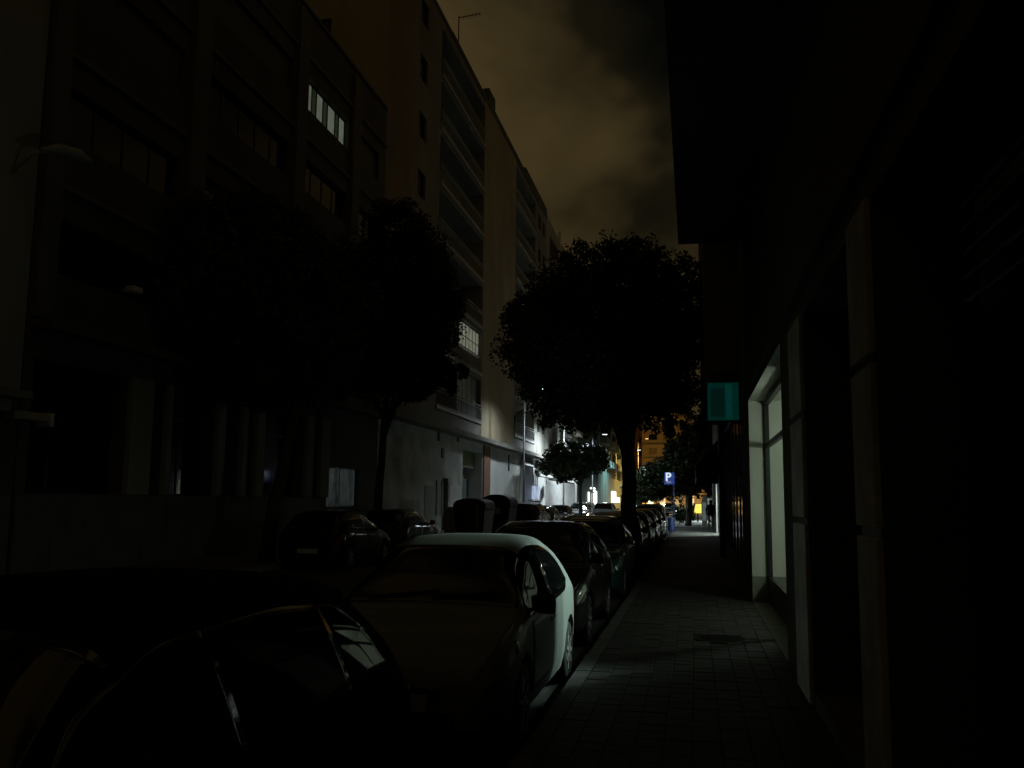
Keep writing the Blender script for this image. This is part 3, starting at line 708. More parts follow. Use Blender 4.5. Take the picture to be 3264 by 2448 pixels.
for (lx, dy, who) in ((2.4, 11.2, 'nearer the glass'), (3.6, 11.66, 'deeper in the room')):  # narrow beams made up to light the car flank and spare the pavement
    lf = thing('flank_spotlight', 'unseen spotlight added inside the lit entrance, aimed at the white car, the one %s' % who, 'lamp', (lx, dy, HZ), 'added lobby spots')
    d = np.array([-1.2-lx, 8.75-dy, .98-2.75]); d = d/np.linalg.norm(d); c = np.array([lx, dy, 2.75])
    MB().tube([(lx, dy, 2.80), (lx, dy, HZ-.02)], .015, 6).build('stem', M_frame, lf)
    MB().tube([c-d*.14, c-d*.13, c+d*.06], [.03, .065, .07], 14).build('lamp_shade', M_frame, lf, smooth=False)
    MB().tube([c+d*.062, c+d*.07], [.06, .06], 14).build('lens', glow('lobby_bulb', LOBC, 20.), lf)
    from mathutils import Vector
    lo_ = light('lamp_light', lf, tuple(c+d*.10), SPOTW, LOBC, 'SPOT', .09, spot_size=math.radians(28), spot_blend=1.)
    lo_.rotation_euler = Vector(d).to_track_quat('-Z', 'Y').to_euler()
lf = thing('ceiling_lamp', 'round lobby lamp hanging before the pale end wall of the lit entrance', 'lamp', (2.5, 13.3, 2.6))
MB().tube([(2.5, 13.3, 2.86), (2.5, 13.3, HZ-.02)], .012, 6).build('cord', M_frame, lf)
MB().lathe([(0, 2.52), (.10, 2.54), (.17, 2.62), (.18, 2.68), (.15, 2.77), (.06, 2.85), (0, 2.86)], (2.5, 13.3, 0), n=20).build('lamp_shade', glow('lobby_globe', LOBC, .5), lf, smooth=True)
light('lamp_light', lf, (2.5, 13.3, 2.42), GLOWW, (.82, 1., .82), 'POINT', .14)

# R2: shop with tall dark glass
r2 = thing('shop_building', 'dark building beyond the lobby with tall glossy shop glass and a projecting upper bay', 'building', (RX, 22, 0))
G0, G1 = 18.35, 27.6
facade(R, 16.42, 28.3, 0, 3.95, [(G0, G1, .35, 3.7, .12)], 'wall', M_dark, r2)
window(R, 'Rg', G0, G1, .35, 3.7, r2, 6, w=-.05, pane=M_shopg, th=.07)
PB2 = PR(.27)
ops = [(u, u+1.4, z+1, z+2.3) for z in (4.1, 7.1, 10.1, 13.1) for u in (19.4, 22.4, 25.4)]
facade(PB2, 18.25, 28.3, 3.95, 17.5, ops, 'upper_wall', M_mid, r2)
for o in ops: window(PB2, 'R', *o, r2, 2, blind=random.choice([0, .5, 1]))
b = MB(); b.quad((.27, 18.25, 3.95), (RX, 18.25, 3.95), (RX, 18.25, 17.5), (.27, 18.25, 17.5)); b.quad((.27, 18.25, 3.95), (RX, 18.25, 3.95), (RX, 28.3, 3.95), (.27, 28.3, 3.95)); b.quad((.27, 28.3, 0), (13, 28.3, 0), (13, 28.3, 17.5), (.27, 28.3, 17.5)) if False else None
b.quad((RX, 16.42, 3.95), (RX, 18.25, 3.95), (RX, 18.25, 17.5), (RX, 16.42, 17.5)); b.quad((13, 16.42, 0), (13, 28.3, 0), (13, 28.3, 17.5), (13, 16.42, 17.5)); b.quad((.27, 28.3, 3.95), (13, 28.3, 3.95), (13, 28.3, 17.5), (.27, 28.3, 17.5))
b.build('side_wall', M_mid, r2)
MB().box(.3, 12.9, 16.5, 28.2, 17.2, 17.4).build('roof', M_dark, r2)
# teal sign
M_tealg = glow('teal_sign_face', (.0, .38, .29), .042, .25, 6.)
M_tealg2 = glow('teal_sign_stripe', (.01, .44, .35), .062, .2, 6.)
M_tealg3 = glow('teal_sign_panel', (.0, .22, .165), .036, .3, 8.)
ts = thing('teal_sign', 'glowing teal box sign projecting over the pavement beyond the lit entrance', 'sign', (.6, 17.9, 3.1))
sx0, sx1, sz0, sz1, sy = .285, .90, 3.17, 3.92, 17.9
MB().box(sx0, sx1, sy, sy+.22, sz0, sz1).build('box', M_black, ts)
MB().box(sx0+.015, sx1-.015, sy-.03, sy-.002, sz0+.015, sz1-.01).build('face', M_tealg, ts)
MB().box(sx0+.07, sx0+.33, sy-.036, sy-.031, sz0+.08, sz1-.12).build('panel', M_tealg3, ts)
MB().box(sx0+.355, sx0+.475, sy-.037, sy-.031, sz0+.03, sz1-.03).build('stripe', M_tealg2, ts)
b = MB().box(sx0+.05, sx1+.02, sy+.05, sy+.15, sz1+.004, sz1+.20); b.build('bracket', M_black, ts)
# R3: dark block with black awning
r3 = thing('shop_building', 'black unlit shop front behind the glossy glass, with a black awning', 'building', (RX, 36, 0))
PR3 = PR(1.30)
facade(PR3, 28.32, 45, 0, 15, [(30, 36, .3, 2.8, .4), (37.5, 43.5, .3, 2.8, .4)], 'wall', M_black, r3)
window(PR3, 'R3', 30, 36, .3, 2.8, r3, 4, w=-.3); window(PR3, 'R3', 37.5, 43.5, .3, 2.8, r3, 4, w=-.3)
shell(r3, 1.30, 12, 28.34, 45, 15, M_dark, skip=('w',))
MB().box(.78, 1.296, 28.32, 29.4, 0, 4.4).build('pier', M_black, r3)
ak = thing('awning', 'black fabric awning over the unlit shop on the right pavement', 'awning', (.8, 36, 2.4))
b = MB(); b.add([(1.29, 29.5, 4.2), (1.29, 40, 4.2), (.1, 40, 2.75), (.1, 29.5, 2.75), (.1, 40, 2.4), (.1, 29.5, 2.4), (1.29, 29.5, 2.4), (1.29, 40, 2.4)], [(0, 1, 2, 3), (3, 2, 4, 5), (0, 3, 5, 6), (1, 7, 4, 2)]); b.build('canvas', M_black, ak)
MB().box(.085, .115, 29.5, 40, 2.38, 2.42).build('front_bar', M_frame, ak)
b = MB(); b.bar((1.29, 30, 2.5), (.12, 30, 2.45), .03, .03); b.bar((1.29, 39.5, 2.5), (.12, 39.5, 2.45), .03, .03); b.build('arm', M_frame, ak)
# R4: shops with light spilling on the pavement
r4 = thing('shop_building', 'far right building with white piers and two open lit shop doors', 'building', (1.3, 65, 0))
PR4 = PR(1.32)
do = [(46.4, 50.2, 0, 3.0, .3), (52, 58, .5, 2.8, .3), (60, 68, .5, 2.8, .3), (72, 86, 0, 3.0, .3)]
facade(PR4, 45.02, 95, 0, 15, do, 'wall', M_mid, r4)
for o in do[1:3]: window(PR4, 'R4', *o[:4], r4, 4, w=-.2)
for (a, c) in ((45.3, 46.3), (50.3, 51.2), (58.3, 59.5)): MB().pbox(PR4, a, c, 0, 4.2, .004, .12).build('pier', M_white, r4)
b = MB()
for (a, c) in ((46.4, 50.2), (72, 86)):
    b.quad((1.6, a, 0), (5, a, 0), (5, a, 3), (1.6, a, 3)); b.quad((1.6, c, 0), (5, c, 0), (5, c, 3), (1.6, c, 3)); b.quad((5, a, 0), (5, c, 0), (5, c, 3), (5, a, 3)); b.quad((1.6, a, 3), (5, a, 3), (5, c, 3), (1.6, c, 3)); b.quad((1.6, a, .006), (5, a, .006), (5, c, .006), (1.6, c, .006))
b.build('shop_interior', M_offw, r4)
shell(r4, 1.32, 14, 45.02, 95, 15, M_dark, skip=('w',))
for i, (y_, pw_) in enumerate(((48.3, 260), (79, 1100))):
    lt = thing('ceiling_lamp', ['white ceiling lamp inside the nearer open shop on the far right', 'white ceiling lamp inside the farther open shop on the far right'][i], 'lamp', (2.7, y_, 2.9), 'shop lamps')
    MB().box(2.5, 2.9, y_-.5, y_+.5, 2.93, 2.98).build('lamp_body', M_white, lt)
    MB().box(2.53, 2.87, y_-.47, y_+.47, 2.915, 2.928).build('diffuser', glow('shop_tube', (.9, 1., .95), 3.), lt)
    light('lamp_light', lt, (2.7, y_, 2.85), pw_, (.86, 1., .96), 'AREA', .4)
# white booth and yellow advertising panel near the person
bo = thing('street_booth', 'white lit street booth behind the walking person', 'booth', (.95, 62, 0))
q0, q1 = onY(2236, 1577, 61.), onY(2254, 1650, 61.)
b = MB(); b.extrude([(q0[0], 0), (q0[0]+.02, q0[2]-.3), (q0[0]+.15, q0[2]-.02), (q1[0]-.1, q0[2]), (q1[0], q0[2]-.15), (q1[0], 0)], lambda u, z, w: (u, w, z), 61., 62.0)
b.build('cabin', M_white, bo)
MB().box(q0[0]+.05, q1[0]-.05, 60.96, 60.995, .4, q0[2]-.5).build('panel', glow('booth_panel', (.55, .72, .72), .16, .4, 3), bo)
ad = thing('advert_panel', 'bright yellow backlit advertising panel at the end of the pavement', 'advert', (.3, 75, 0))
q0, q1 = onY(2212, 1606, 75.), onY(2236, 1636, 75.)
MB().box(q0[0]-.04, q1[0]+.04, 75.0, 75.2, q1[2]-.06, q0[2]+.05).build('case', M_frame, ad)
MB().extrude([(q0[0]-.0, q1[2]), (q1[0], q1[2]), (q1[0], q0[2]), (q0[0]+.12, q0[2])], lambda u, z, w: (u, w, z), 74.93, 74.998).build('face', glow('yellow_face', (1., .72, .12), 1.5, .25, 2.5), ad)
MB().box((q0[0]+q1[0])/2-.06, (q0[0]+q1[0])/2+.06, 75.03, 75.15, 0, q1[2]-.06).build('post', M_frame, ad)

# parking sign with ticket machine
ps = thing('parking_sign', 'blue lit parking sign with a white letter on a blue pole at the kerb', 'sign', (-1.0, 51.5, 0))
Ys = 51.5; q0, q1 = onY(2116, 1505, Ys), onY(2151, 1545, Ys)
cx_, cz_ = (q0[0]+q1[0])/2, (q0[2]+q1[2])/2; hw, hh = (q1[0]-q0[0])/2, (q0[2]-q1[2])/2
MB().box(cx_-hw, cx_+hw, Ys, Ys+.16, cz_-hh, cz_+hh).build('sign_box', mat('sign_blue_paint', (.02, .05, .3), .4, .1, 3), ps)
fa = MB().box(cx_-hw+.02, cx_+hw-.02, Ys-.02, Ys-.002, cz_-hh+.02, cz_+hh-.02).build('face', glow('sign_blue', (.07, .15, .72), .30, .3, 3.), ps)
cu = bpy.data.curves.new('letter', 'FONT'); cu.body = 'P'; cu.size = .62; cu.extrude = .012; cu.offset = .018; cu.align_x = 'CENTER'
to = bpy.data.objects.new('tmp', cu); COL.objects.link(to); dg = bpy.context.evaluated_depsgraph_get()
me = bpy.data.meshes.new_from_object(to.evaluated_get(dg)); bpy.data.objects.remove(to)
me.materials.clear(); me.materials.append(glow('sign_white', (.72, .84, 1.), .95))
o = link('letter', me, ps, (cx_-.06, Ys-.035, cz_-.12)); o.rotation_euler = (math.radians(90), 0, 0)
MB().box(cx_-hw+.14, cx_+hw-.2, Ys-.028, Ys-.0205, cz_-hh+.09, cz_-hh+.19).build('text_bar', glow('sign_white_dim', (.6, .7, 1.), .4, .7, 9.), ps)
MB().tube([(cx_+hw-.08, Ys+.08, 0), (cx_+hw-.08, Ys+.08, cz_+hh-.02)], .06, 10).build('pole', mat('pole_blue', (.03, .034, .12), .5, .2, 3), ps)
pm_ = thing('litter_bin', 'low dark blue litter bin at the kerb beneath the lit parking sign', 'bin', (-1.0, 50.2, 0))
q = ground(2143, 1688); mx, my = q[0]+.0, 50.2
P_blue = mat('bin_blue', (.02, .04, .17), .45, .2, 4)
MB().lathe([(.17, .06), (.20, .10), (.235, .70), (.22, .72), (.19, .70), (.16, .12), (0, .12)], (mx, my, 0), n=20).build('body', P_blue, pm_, smooth=False)
MB().lathe([(.245, .70), (.25, .73), (.24, .76), (.225, .76), (.22, .725)], (mx, my, 0), n=20).build('rim', P_blue, pm_)
MB().tube([(mx, my, 0), (mx, my, .07)], .05, 8).build('foot', M_frame, pm_)

# ------------------------------------------------------------------ trees
def crown_mesh(name, blobs, nleaf, size, m_, seed, fill=.55):
    """leaf-sized rhombic faces gathered in clumps through the crown's volume; blobs = (centre, radii)"""
    rg = np.random.default_rng(seed); V = []
    vol = np.array([b[1][0]*b[1][1]*b[1][2] for b in blobs]); vol = vol/vol.sum()
    for (c, r), share in zip(blobs, vol):
        n = int(nleaf*share); ncl = max(8, n//70)
        d = rg.normal(size=(ncl, 3)); d /= np.linalg.norm(d, axis=1)[:, None]
        rad = (fill+(1-fill)*rg.random(ncl)**.6)*rg.uniform(.80, 1.20, ncl)
        cl = np.array(c)+d*np.array(r)*rad[:, None]
        cr = rg.uniform(.10, .22, ncl)*min(r)+size
        idx = rg.integers(0, ncl, n)
        off = rg.normal(size=(n, 3)); off /= np.linalg.norm(off, axis=1)[:, None]
        p = cl[idx]+off*(cr[idx]*rg.random(n)**.45)[:, None]
        V.append(p)
    p = np.concatenate(V); n = len(p)
    a = rg.normal(size=(n, 3)); a[:, 2] -= .35; a /= np.linalg.norm(a, axis=1)[:, None]
    t = rg.normal(size=(n, 3)); b = np.cross(a, t); b /= np.linalg.norm(b, axis=1)[:, None]
    s = (size*rg.uniform(.65, 1.25, n))[:, None]
    q = np.stack([p-a*s*.6, p+b*s*.30, p+a*s*.6, p-b*s*.30], 1).reshape(-1, 3)
    me = bpy.data.meshes.new(name); me.vertices.add(4*n); me.vertices.foreach_set('co', q.ravel().astype(np.float32))
    me.loops.add(4*n); me.loops.foreach_set('vertex_index', np.arange(4*n, dtype=np.int32))
    me.polygons.add(n); me.polygons.foreach_set('loop_start', np.arange(0, 4*n, 4, dtype=np.int32)); me.polygons.foreach_set('loop_total', np.full(n, 4, np.int32))
    me.update(); me.validate(); me.materials.append(m_); return me
def tree(name, label, x, y, h, r0, lean, blobs, nleaf, size, m_, seed, group, fork=.55, z0=0.):
    t = thing(name, label, 'tree', (x, y, z0), group)
    rg = random.Random(seed); zt = min(b[0][2] for b in blobs)
    top = max(b[0][2]+b[1][2]*.3 for b in blobs)
    pts = []; rads = []
    K = 7
    for k in range(K+1):
        f = k/K; pts.append((x+lean[0]*f**1.3+rg.uniform(-.03, .03), y+lean[1]*f+rg.uniform(-.03, .03), z0-.05+h*f)); rads.append(r0*(1.25 if k == 0 else 1)*(1-.38*f))
    MB().tube(pts, rads, 12).build('trunk', M_bark, t, smooth=True)
    lb_ = MB(); base = pts[-1]
    for k in range(9):
        (c, r) = blobs[k % len(blobs)]; a = k*2.4+rg.random()
        e = (c[0]+math.cos(a)*r[0]*.55, c[1]+math.sin(a)*r[1]*.55, c[2]+rg.uniform(-.1, .4)*r[2])
        s = pts[K-2+(k % 3)]; m1 = tuple(s[i]*.5+e[i]*.5+(0, 0, .15*h*.3)[i] for i in range(3))
        lb_.tube([s, m1, e], [r0*.5, r0*.28, r0*.08], 7)
    lb_.build('limb', M_bark, t, smooth=True)
    me = crown_mesh('crown', [((c[0]-x, c[1]-y, c[2]-z0), r) for c, r in blobs], nleaf, size, m_, seed)
    link('crown', me, t)
    return t
SG = 'street trees'
# round tree in the middle, at the kerb among the parked cars
tx, ty = -1.42, 21.3
def tb(px, py, Y, rx, rz, ry=None):
    q = onY(px, py, Y); return ((q[0], Y, q[2]), (rx, ry or rx, rz))
s = ty/2900*1.03
tree('street_tree', 'round dense street tree standing at the kerb between parked cars in the middle', tx, ty, 3.6, .21, (-.1, 0),
     [tb(1905, 1080, ty, 2.05, 1.9), tb(1790, 1110, ty, 1.35, 1.3), tb(2060, 1030, ty, 1.35, 1.6), tb(1960, 880, ty, 1.15, .95), tb(1740, 1000, ty, .85, .8), tb(1770, 1230, ty+.3, 1.0, .6), tb(1960, 1270, ty, 1.6, .75), tb(2120, 1180, ty+.3, .95, 1.0), tb(2010, 830, ty, .7, .55), tb(1850, 850, ty, .55, .5), tb(2150, 960, ty, 1.0, 1.25), tb(2185, 1150, ty+.2, .85, 1.0), tb(2190, 1300, ty+.2, .8, .5), tb(2110, 1330, ty+.3, .7, .4), tb(2215, 1000, ty+.3, .6, .9), tb(1700, 1150, ty, .55, .4), tb(1820, 1320, ty, .8, .35)],
     105000, .088, M_leaf, 5, SG)
ty2 = 22.0
tree('street_tree', 'large dark street tree with a leaning trunk on the left pavement', -10.75, 22.0, 5.0, .19, (.9, 0),
     [tb(700, 930, ty2, 2.6, 2.4), tb(480, 980, ty2, 1.6, 1.8), tb(900, 1000, ty2, 2.0, 2.1), tb(620, 760, ty2, 1.7, 1.2), tb(820, 730, ty2, 1.3, 1.0), tb(560, 1180, ty2, 1.5, .8), tb(880, 1200, ty2, 1.8, .8)],
     70000, .13, M_leaf, 9, SG)
ty3 = 30.5
tree('street_tree', 'dark street tree on the left pavement before the balconies, behind the leaning one', -10.8, 30.5, 5.2, .17, (.2, 0),
     [tb(1220, 1000, ty3, 2.4, 2.6), tb(1320, 900, ty3, 1.5, 1.8), tb(1370, 1060, ty3, 1.3, 1.6), tb(1260, 760, ty3, 1.3, 1.3), tb(1130, 1120, ty3, 1.8, 1.5), tb(1310, 1210, ty3, 1.5, .8), tb(1425, 930, ty3, .75, .7), tb(1420, 1190, ty3, .7, .5)],
     75000, .13, M_leaf, 13, SG)
ty4 = 72.
q = onY(1850, 1600, ty4)
tree('street_tree', 'small spreading street tree on the left before the bright shops', q[0], ty4, 3.9, .16, (0, 0),
     [tb(1845, 1470, ty4, 2.1, 1.15), tb(1775, 1475, ty4, 1.3, .9), tb(1900, 1460, ty4, 1.2, .85), tb(1815, 1435, ty4, 1.3, .7), tb(1790, 1515, ty4, .8, .45)],
     16000, .26, M_leaf2, 17, SG)
ty5 = 64.
tree('street_tree', 'broad green tree behind the blue parking sign on the right', -.35, ty5, 3.2, .2, (.3, 0),
     [tb(2190, 1500, ty5, 2.1, 1.5), tb(2120, 1530, ty5, 1.5, 1.0), tb(2250, 1470, ty5, 1.6, 1.6), tb(2090, 1555, ty5, 1.0, .6), tb(2180, 1440, ty5, 1.3, 1.0), tb(2280, 1540, ty5, 1.2, .9), tb(2240, 1400, ty5, 1.6, 1.2)],
     26000, .24, M_leaf2, 21, SG)
ty6 = 96.
tree('street_tree', 'far dark tree at the right kerb before the orange block', -.6, ty6, 3.6, .2, (0, 0),
     [tb(2075, 1540, ty6, 2.2, 1.6), tb(2030, 1575, ty6, 1.5, 1.0), tb(2120, 1560, ty6, 1.6, 1.3)],
     12000, .3, M_leaf2, 25, SG)
# low hedge plants by the yellow panel
for i, (px, label) in enumerate(((2172, 'clipped dark shrub left of the yellow advertising panel'), (2200, 'slim dark shrub just beside the yellow advertising panel'))):
    q = ground(px, 1658); sh_ = thing('shrub', label, 'shrub', (q[0], 73.5+i, 0), 'shrubs by the advert')
    me = crown_mesh('foliage', [((0, 0, .95), (.45 if i == 0 else .3, .45, .8)), ((0, 0, .5), (.4, .4, .5))], 3500, .13, M_leaf2, 40+i); link('foliage', me, sh_)
    MB().tube([(q[0], 73.5+i, 0), (q[0], 73.5+i, .7)], [.05, .03], 7).build('stem', M_bark, sh_)

# ------------------------------------------------------------------ cars
def interp(pts, y):
    ys = [p[0] for p in pts]; zs = [p[1] for p in pts]
    return float(np.interp(y, ys, zs))
def smooth_curve(pts, n=160):
    """monotone-ish smooth resample of control points (cubic Hermite with limited slopes)"""
    x = np.array([p[0] for p in pts], float); y = np.array([p[1] for p in pts], float)
    d = np.diff(y)/np.diff(x); mS = np.zeros(len(x)); mS[0], mS[-1] = d[0], d[-1]
    for i in range(1, len(x)-1): mS[i] = 0 if d[i-1]*d[i] <= 0 else 2*d[i-1]*d[i]/(d[i-1]+d[i])
    X = np.linspace(x[0], x[-1], n); out = []
    for t in X:
        i = min(max(np.searchsorted(x, t)-1, 0), len(x)-2); h = x[i+1]-x[i]; s = (t-x[i])/h
        out.append((2*s**3-3*s**2+1)*y[i]+(s**3-2*s**2+s)*h*mS[i]+(-2*s**3+3*s**2)*y[i+1]+(s**3-s**2)*h*mS[i+1])
    return X, np.array(out)
STYLES = {
 'city': dict(L=3.72, W=.80, RW=.555, top=[(0, .55), (.05, .64), (.16, .74), (.4, .84), (.80, .93), (1.25, 1.20), (1.62, 1.37), (2.1, 1.43), (2.6, 1.425), (3.05, 1.36), (3.38, 1.18), (3.58, .96), (3.68, .78), (3.72, .6)],
              sh=[(0, .50), (.1, .62), (.4, .74), (.9, .88), (2.0, .93), (3.0, .98), (3.5, .90), (3.72, .55)], ax=(.66, 3.09), wr=.285,
              win=[(.92, .87), (1.0, .97), (1.25, 1.15), (1.55, 1.285), (1.95, 1.345), (2.35, 1.335), (2.68, 1.26), (2.90, 1.13), (2.98, 1.0)], wlo=[(.92, .86), (2.0, .87), (2.7, .90), (2.98, .985)], split=[2.02],
              ws=(.86, 1.56), rw=(3.12, 3.52), door=[(.98, 2.05)]),
 'hatch': dict(L=4.05, W=.85, RW=.58, top=[(0, .52), (.05, .62), (.16, .72), (.5, .82), (1.0, .92), (1.45, 1.18), (1.85, 1.38), (2.4, 1.45), (3.0, 1.44), (3.45, 1.39), (3.72, 1.22), (3.92, .95), (4.02, .75), (4.05, .55)],
              sh=[(0, .48), (.1, .6), (.5, .76), (1.0, .88), (2.2, .93), (3.3, .98), (3.8, .9), (4.05, .52)], ax=(.78, 3.32), wr=.30,
              win=[(1.18, .93), (1.35, 1.03), (1.7, 1.22), (2.1, 1.315), (2.7, 1.33), (3.2, 1.29), (3.45, 1.15), (3.55, 1.02)], wlo=[(1.18, .92), (2.2, .945), (3.2, .99), (3.55, 1.01)], split=[2.22, 3.08],
              ws=(1.06, 1.78), rw=(3.5, 3.86), door=[(1.2, 2.24), (2.26, 3.15)]),
 'wagon': dict(L=4.45, W=.89, RW=.63, top=[(0, .60), (.05, .72), (.18, .85), (.6, .96), (1.1, 1.06), (1.5, 1.34), (1.9, 1.55), (2.5, 1.63), (3.4, 1.62), (4.0, 1.55), (4.22, 1.3), (4.36, 1.0), (4.43, .8), (4.45, .6)],
              sh=[(0, .55), (.1, .72), (.5, .88), (1.1, 1.0), (2.4, 1.04), (3.8, 1.08), (4.2, .98), (4.45, .58)], ax=(.86, 3.52), wr=.34,
              win=[(1.3, 1.05), (1.5, 1.17), (1.8, 1.36), (2.2, 1.47), (3.0, 1.49), (3.7, 1.46), (4.0, 1.30), (4.05, 1.12)], wlo=[(1.3, 1.04), (2.4, 1.06), (4.05, 1.10)], split=[2.35, 3.3],
              ws=(1.16, 1.82), rw=(4.02, 4.3), door=[(1.3, 2.37), (2.39, 3.34)]),
}
class CarSurf:
    def __init__(s, st):
        s.p = st; s.L = st['L']; s.W = st['W']
        s.tx, s.tz = smooth_curve(st['top'], 400); s.sx, s.sz = smooth_curve(st['sh'], 300)
    def sect(s, y, arch=True):
        st = s.p; L, W = s.L, s.W
        fr = min(y/.55, 1); re = min((L-y)/.45, 1)
        w = W*(.70+.30*math.sqrt(max(0, 1-(1-fr)**2)))*(.80+.20*math.sqrt(max(0, 1-(1-re)**2)))
        zt = float(np.interp(y, s.tx, s.tz)); zs = min(float(np.interp(y, s.sx, s.sz)), zt-.02)
        gh = zt-zs; k = min(max((gh-.06)/.36, 0), 1); k = k*k*(3-2*k)
        z0 = .19+.05*(1-fr)
        if arch:
            Ra = st['wr']+.055
            for a in st['ax']:
                if abs(y-a) < Ra: z0 = max(z0, st['wr']+math.sqrt(Ra*Ra-(y-a)**2))
        rw = w*.86*(1-k)+st['RW']*k
        z1, z2 = max(.34, z0+.012), max(.54, z0+.03)
        pts = [(w*.94, z0), (w*.985, z1), (w, min(z2, zs-.05)), (w*.992, max(zs-.10, min(z2+.01, zs-.03))), (w*.955, zs),
               (w*.955*.45+rw*.55+.015*k, zs+gh*.52), (rw, zt-.05*k-.02), (rw*.72, zt-.012), (0, zt)]
        return np.array(pts)
    def curve(s, y, per=6, arch=True):
        p = s.sect(y, arch); q = np.vstack([2*p[0]-p[1], p, p[-1]*[-1, 1]+[-p[-2][0], 0] if False else [-p[-2][0], p[-2][1]]]); out = []
        for i in range(1, len(q)-2):
            for j in range(per):
                t = j/per; a, b, c, d = q[i-1], q[i], q[i+1], q[i+2]
                out.append(.5*((2*b)+(-a+c)*t+(2*a-5*b+4*c-d)*t*t+(-a+3*b-3*c+d)*t**3))
        out.append(p[-1]); return np.array(out)
    def body(s, nst=110, per=5):
        ys = set(np.linspace(0, s.L, nst)); ys |= {.01, .03, .06, s.L-.01, s.L-.03}
        for a in s.p['ax']:
            Ra = s.p['wr']+.055; ys |= set(a+Ra*np.sin(np.linspace(-math.pi/2, math.pi/2, 17))); ys |= {a-Ra-.001, a+Ra+.001}
        ys = sorted(ys); b = MB(); n = None; vs = []
        for y in ys:
            c = s.curve(y, per); ring = [(x, y, z) for x, z in c]+[(-x, y, z) for x, z in c[-2::-1]]; n = len(ring); vs += ring
        fs = [(i*n+k, i*n+k+1, (i+1)*n+k+1, (i+1)*n+k) for i in range(len(ys)-1) for k in range(n-1)]
        fs += [tuple(range(n)), tuple((len(ys)-1)*n+k for k in range(n-1, -1, -1))]
        b.add(vs, fs); return b
    def xat(s, y, z):
        c = s.curve(y, 8, False); i0 = int(len(c)*.0)
        zz = c[:, 1]; k = np.argmax(zz >= z)
        if zz[k] < z: return c[-1][0]
        if k == 0: return c[0][0]
        t = (z-zz[k-1])/(zz[k]-zz[k-1]+1e-9); return c[k-1][0]*(1-t)+c[k][0]*t
    def side_patch(s, side, y0, y1, lo, hi, off, ny=22, nz=8):
        P_ = []; b = MB()
        for i in range(ny+1):
            y = y0+(y1-y0)*i/ny; a, c = lo(y), max(hi(y), lo(y)+.002)
            P_.append([(side*(s.xat(y, a+(c-a)*j/nz)+off), y, a+(c-a)*j/nz+.3*off) for j in range(nz+1)])
        return s._patch(P_, off, side)
    def top_patch(s, y0, y1, f, off, ny=14, nx=16):
        P_ = []
        for i in range(ny+1):
            y = y0+(y1-y0)*i/ny; c = s.curve(y, 8, False); m = len(c)-1; ff = f(y) if callable(f) else f
            row = []
            for j in range(nx+1):
                q = -1+2*j/nx; v = m*(1-(1-ff)*abs(q)); k = min(int(v), m-1); t = v-k
                x, z = c[k]*(1-t)+c[k+1]*t; row.append((math.copysign(x, q) if q else 0, y, z+off))
            P_.append(row)
        return s._patch(P_, off, 0)
    def _patch(s, P_, off, side):
        ny, nx = len(P_), len(P_[0]); A = np.array(P_); b = MB()
        e = 2.2*off
        inn = A.copy()
        if side: inn[..., 0] -= side*e
        else: inn[..., 2] -= e
        vs = [tuple(p) for p in A.reshape(-1, 3)]+[tuple(p) for p in inn.reshape(-1, 3)]; o = ny*nx
        fs = [(i*nx+j, i*nx+j+1, (i+1)*nx+j+1, (i+1)*nx+j) for i in range(ny-1) for j in range(nx-1)]
        ring = [j for j in range(nx)]+[i*nx+nx-1 for i in range(1, ny)]+[(ny-1)*nx+j for j in range(nx-2, -1, -1)]+[i*nx for i in range(ny-2, 0, -1)]
        fs += [(ring[k], ring[(k+1) % len(ring)], o+ring[(k+1) % len(ring)], o+ring[k]) for k in range(len(ring))]
        b.add(vs, fs); return b
CARS = {}
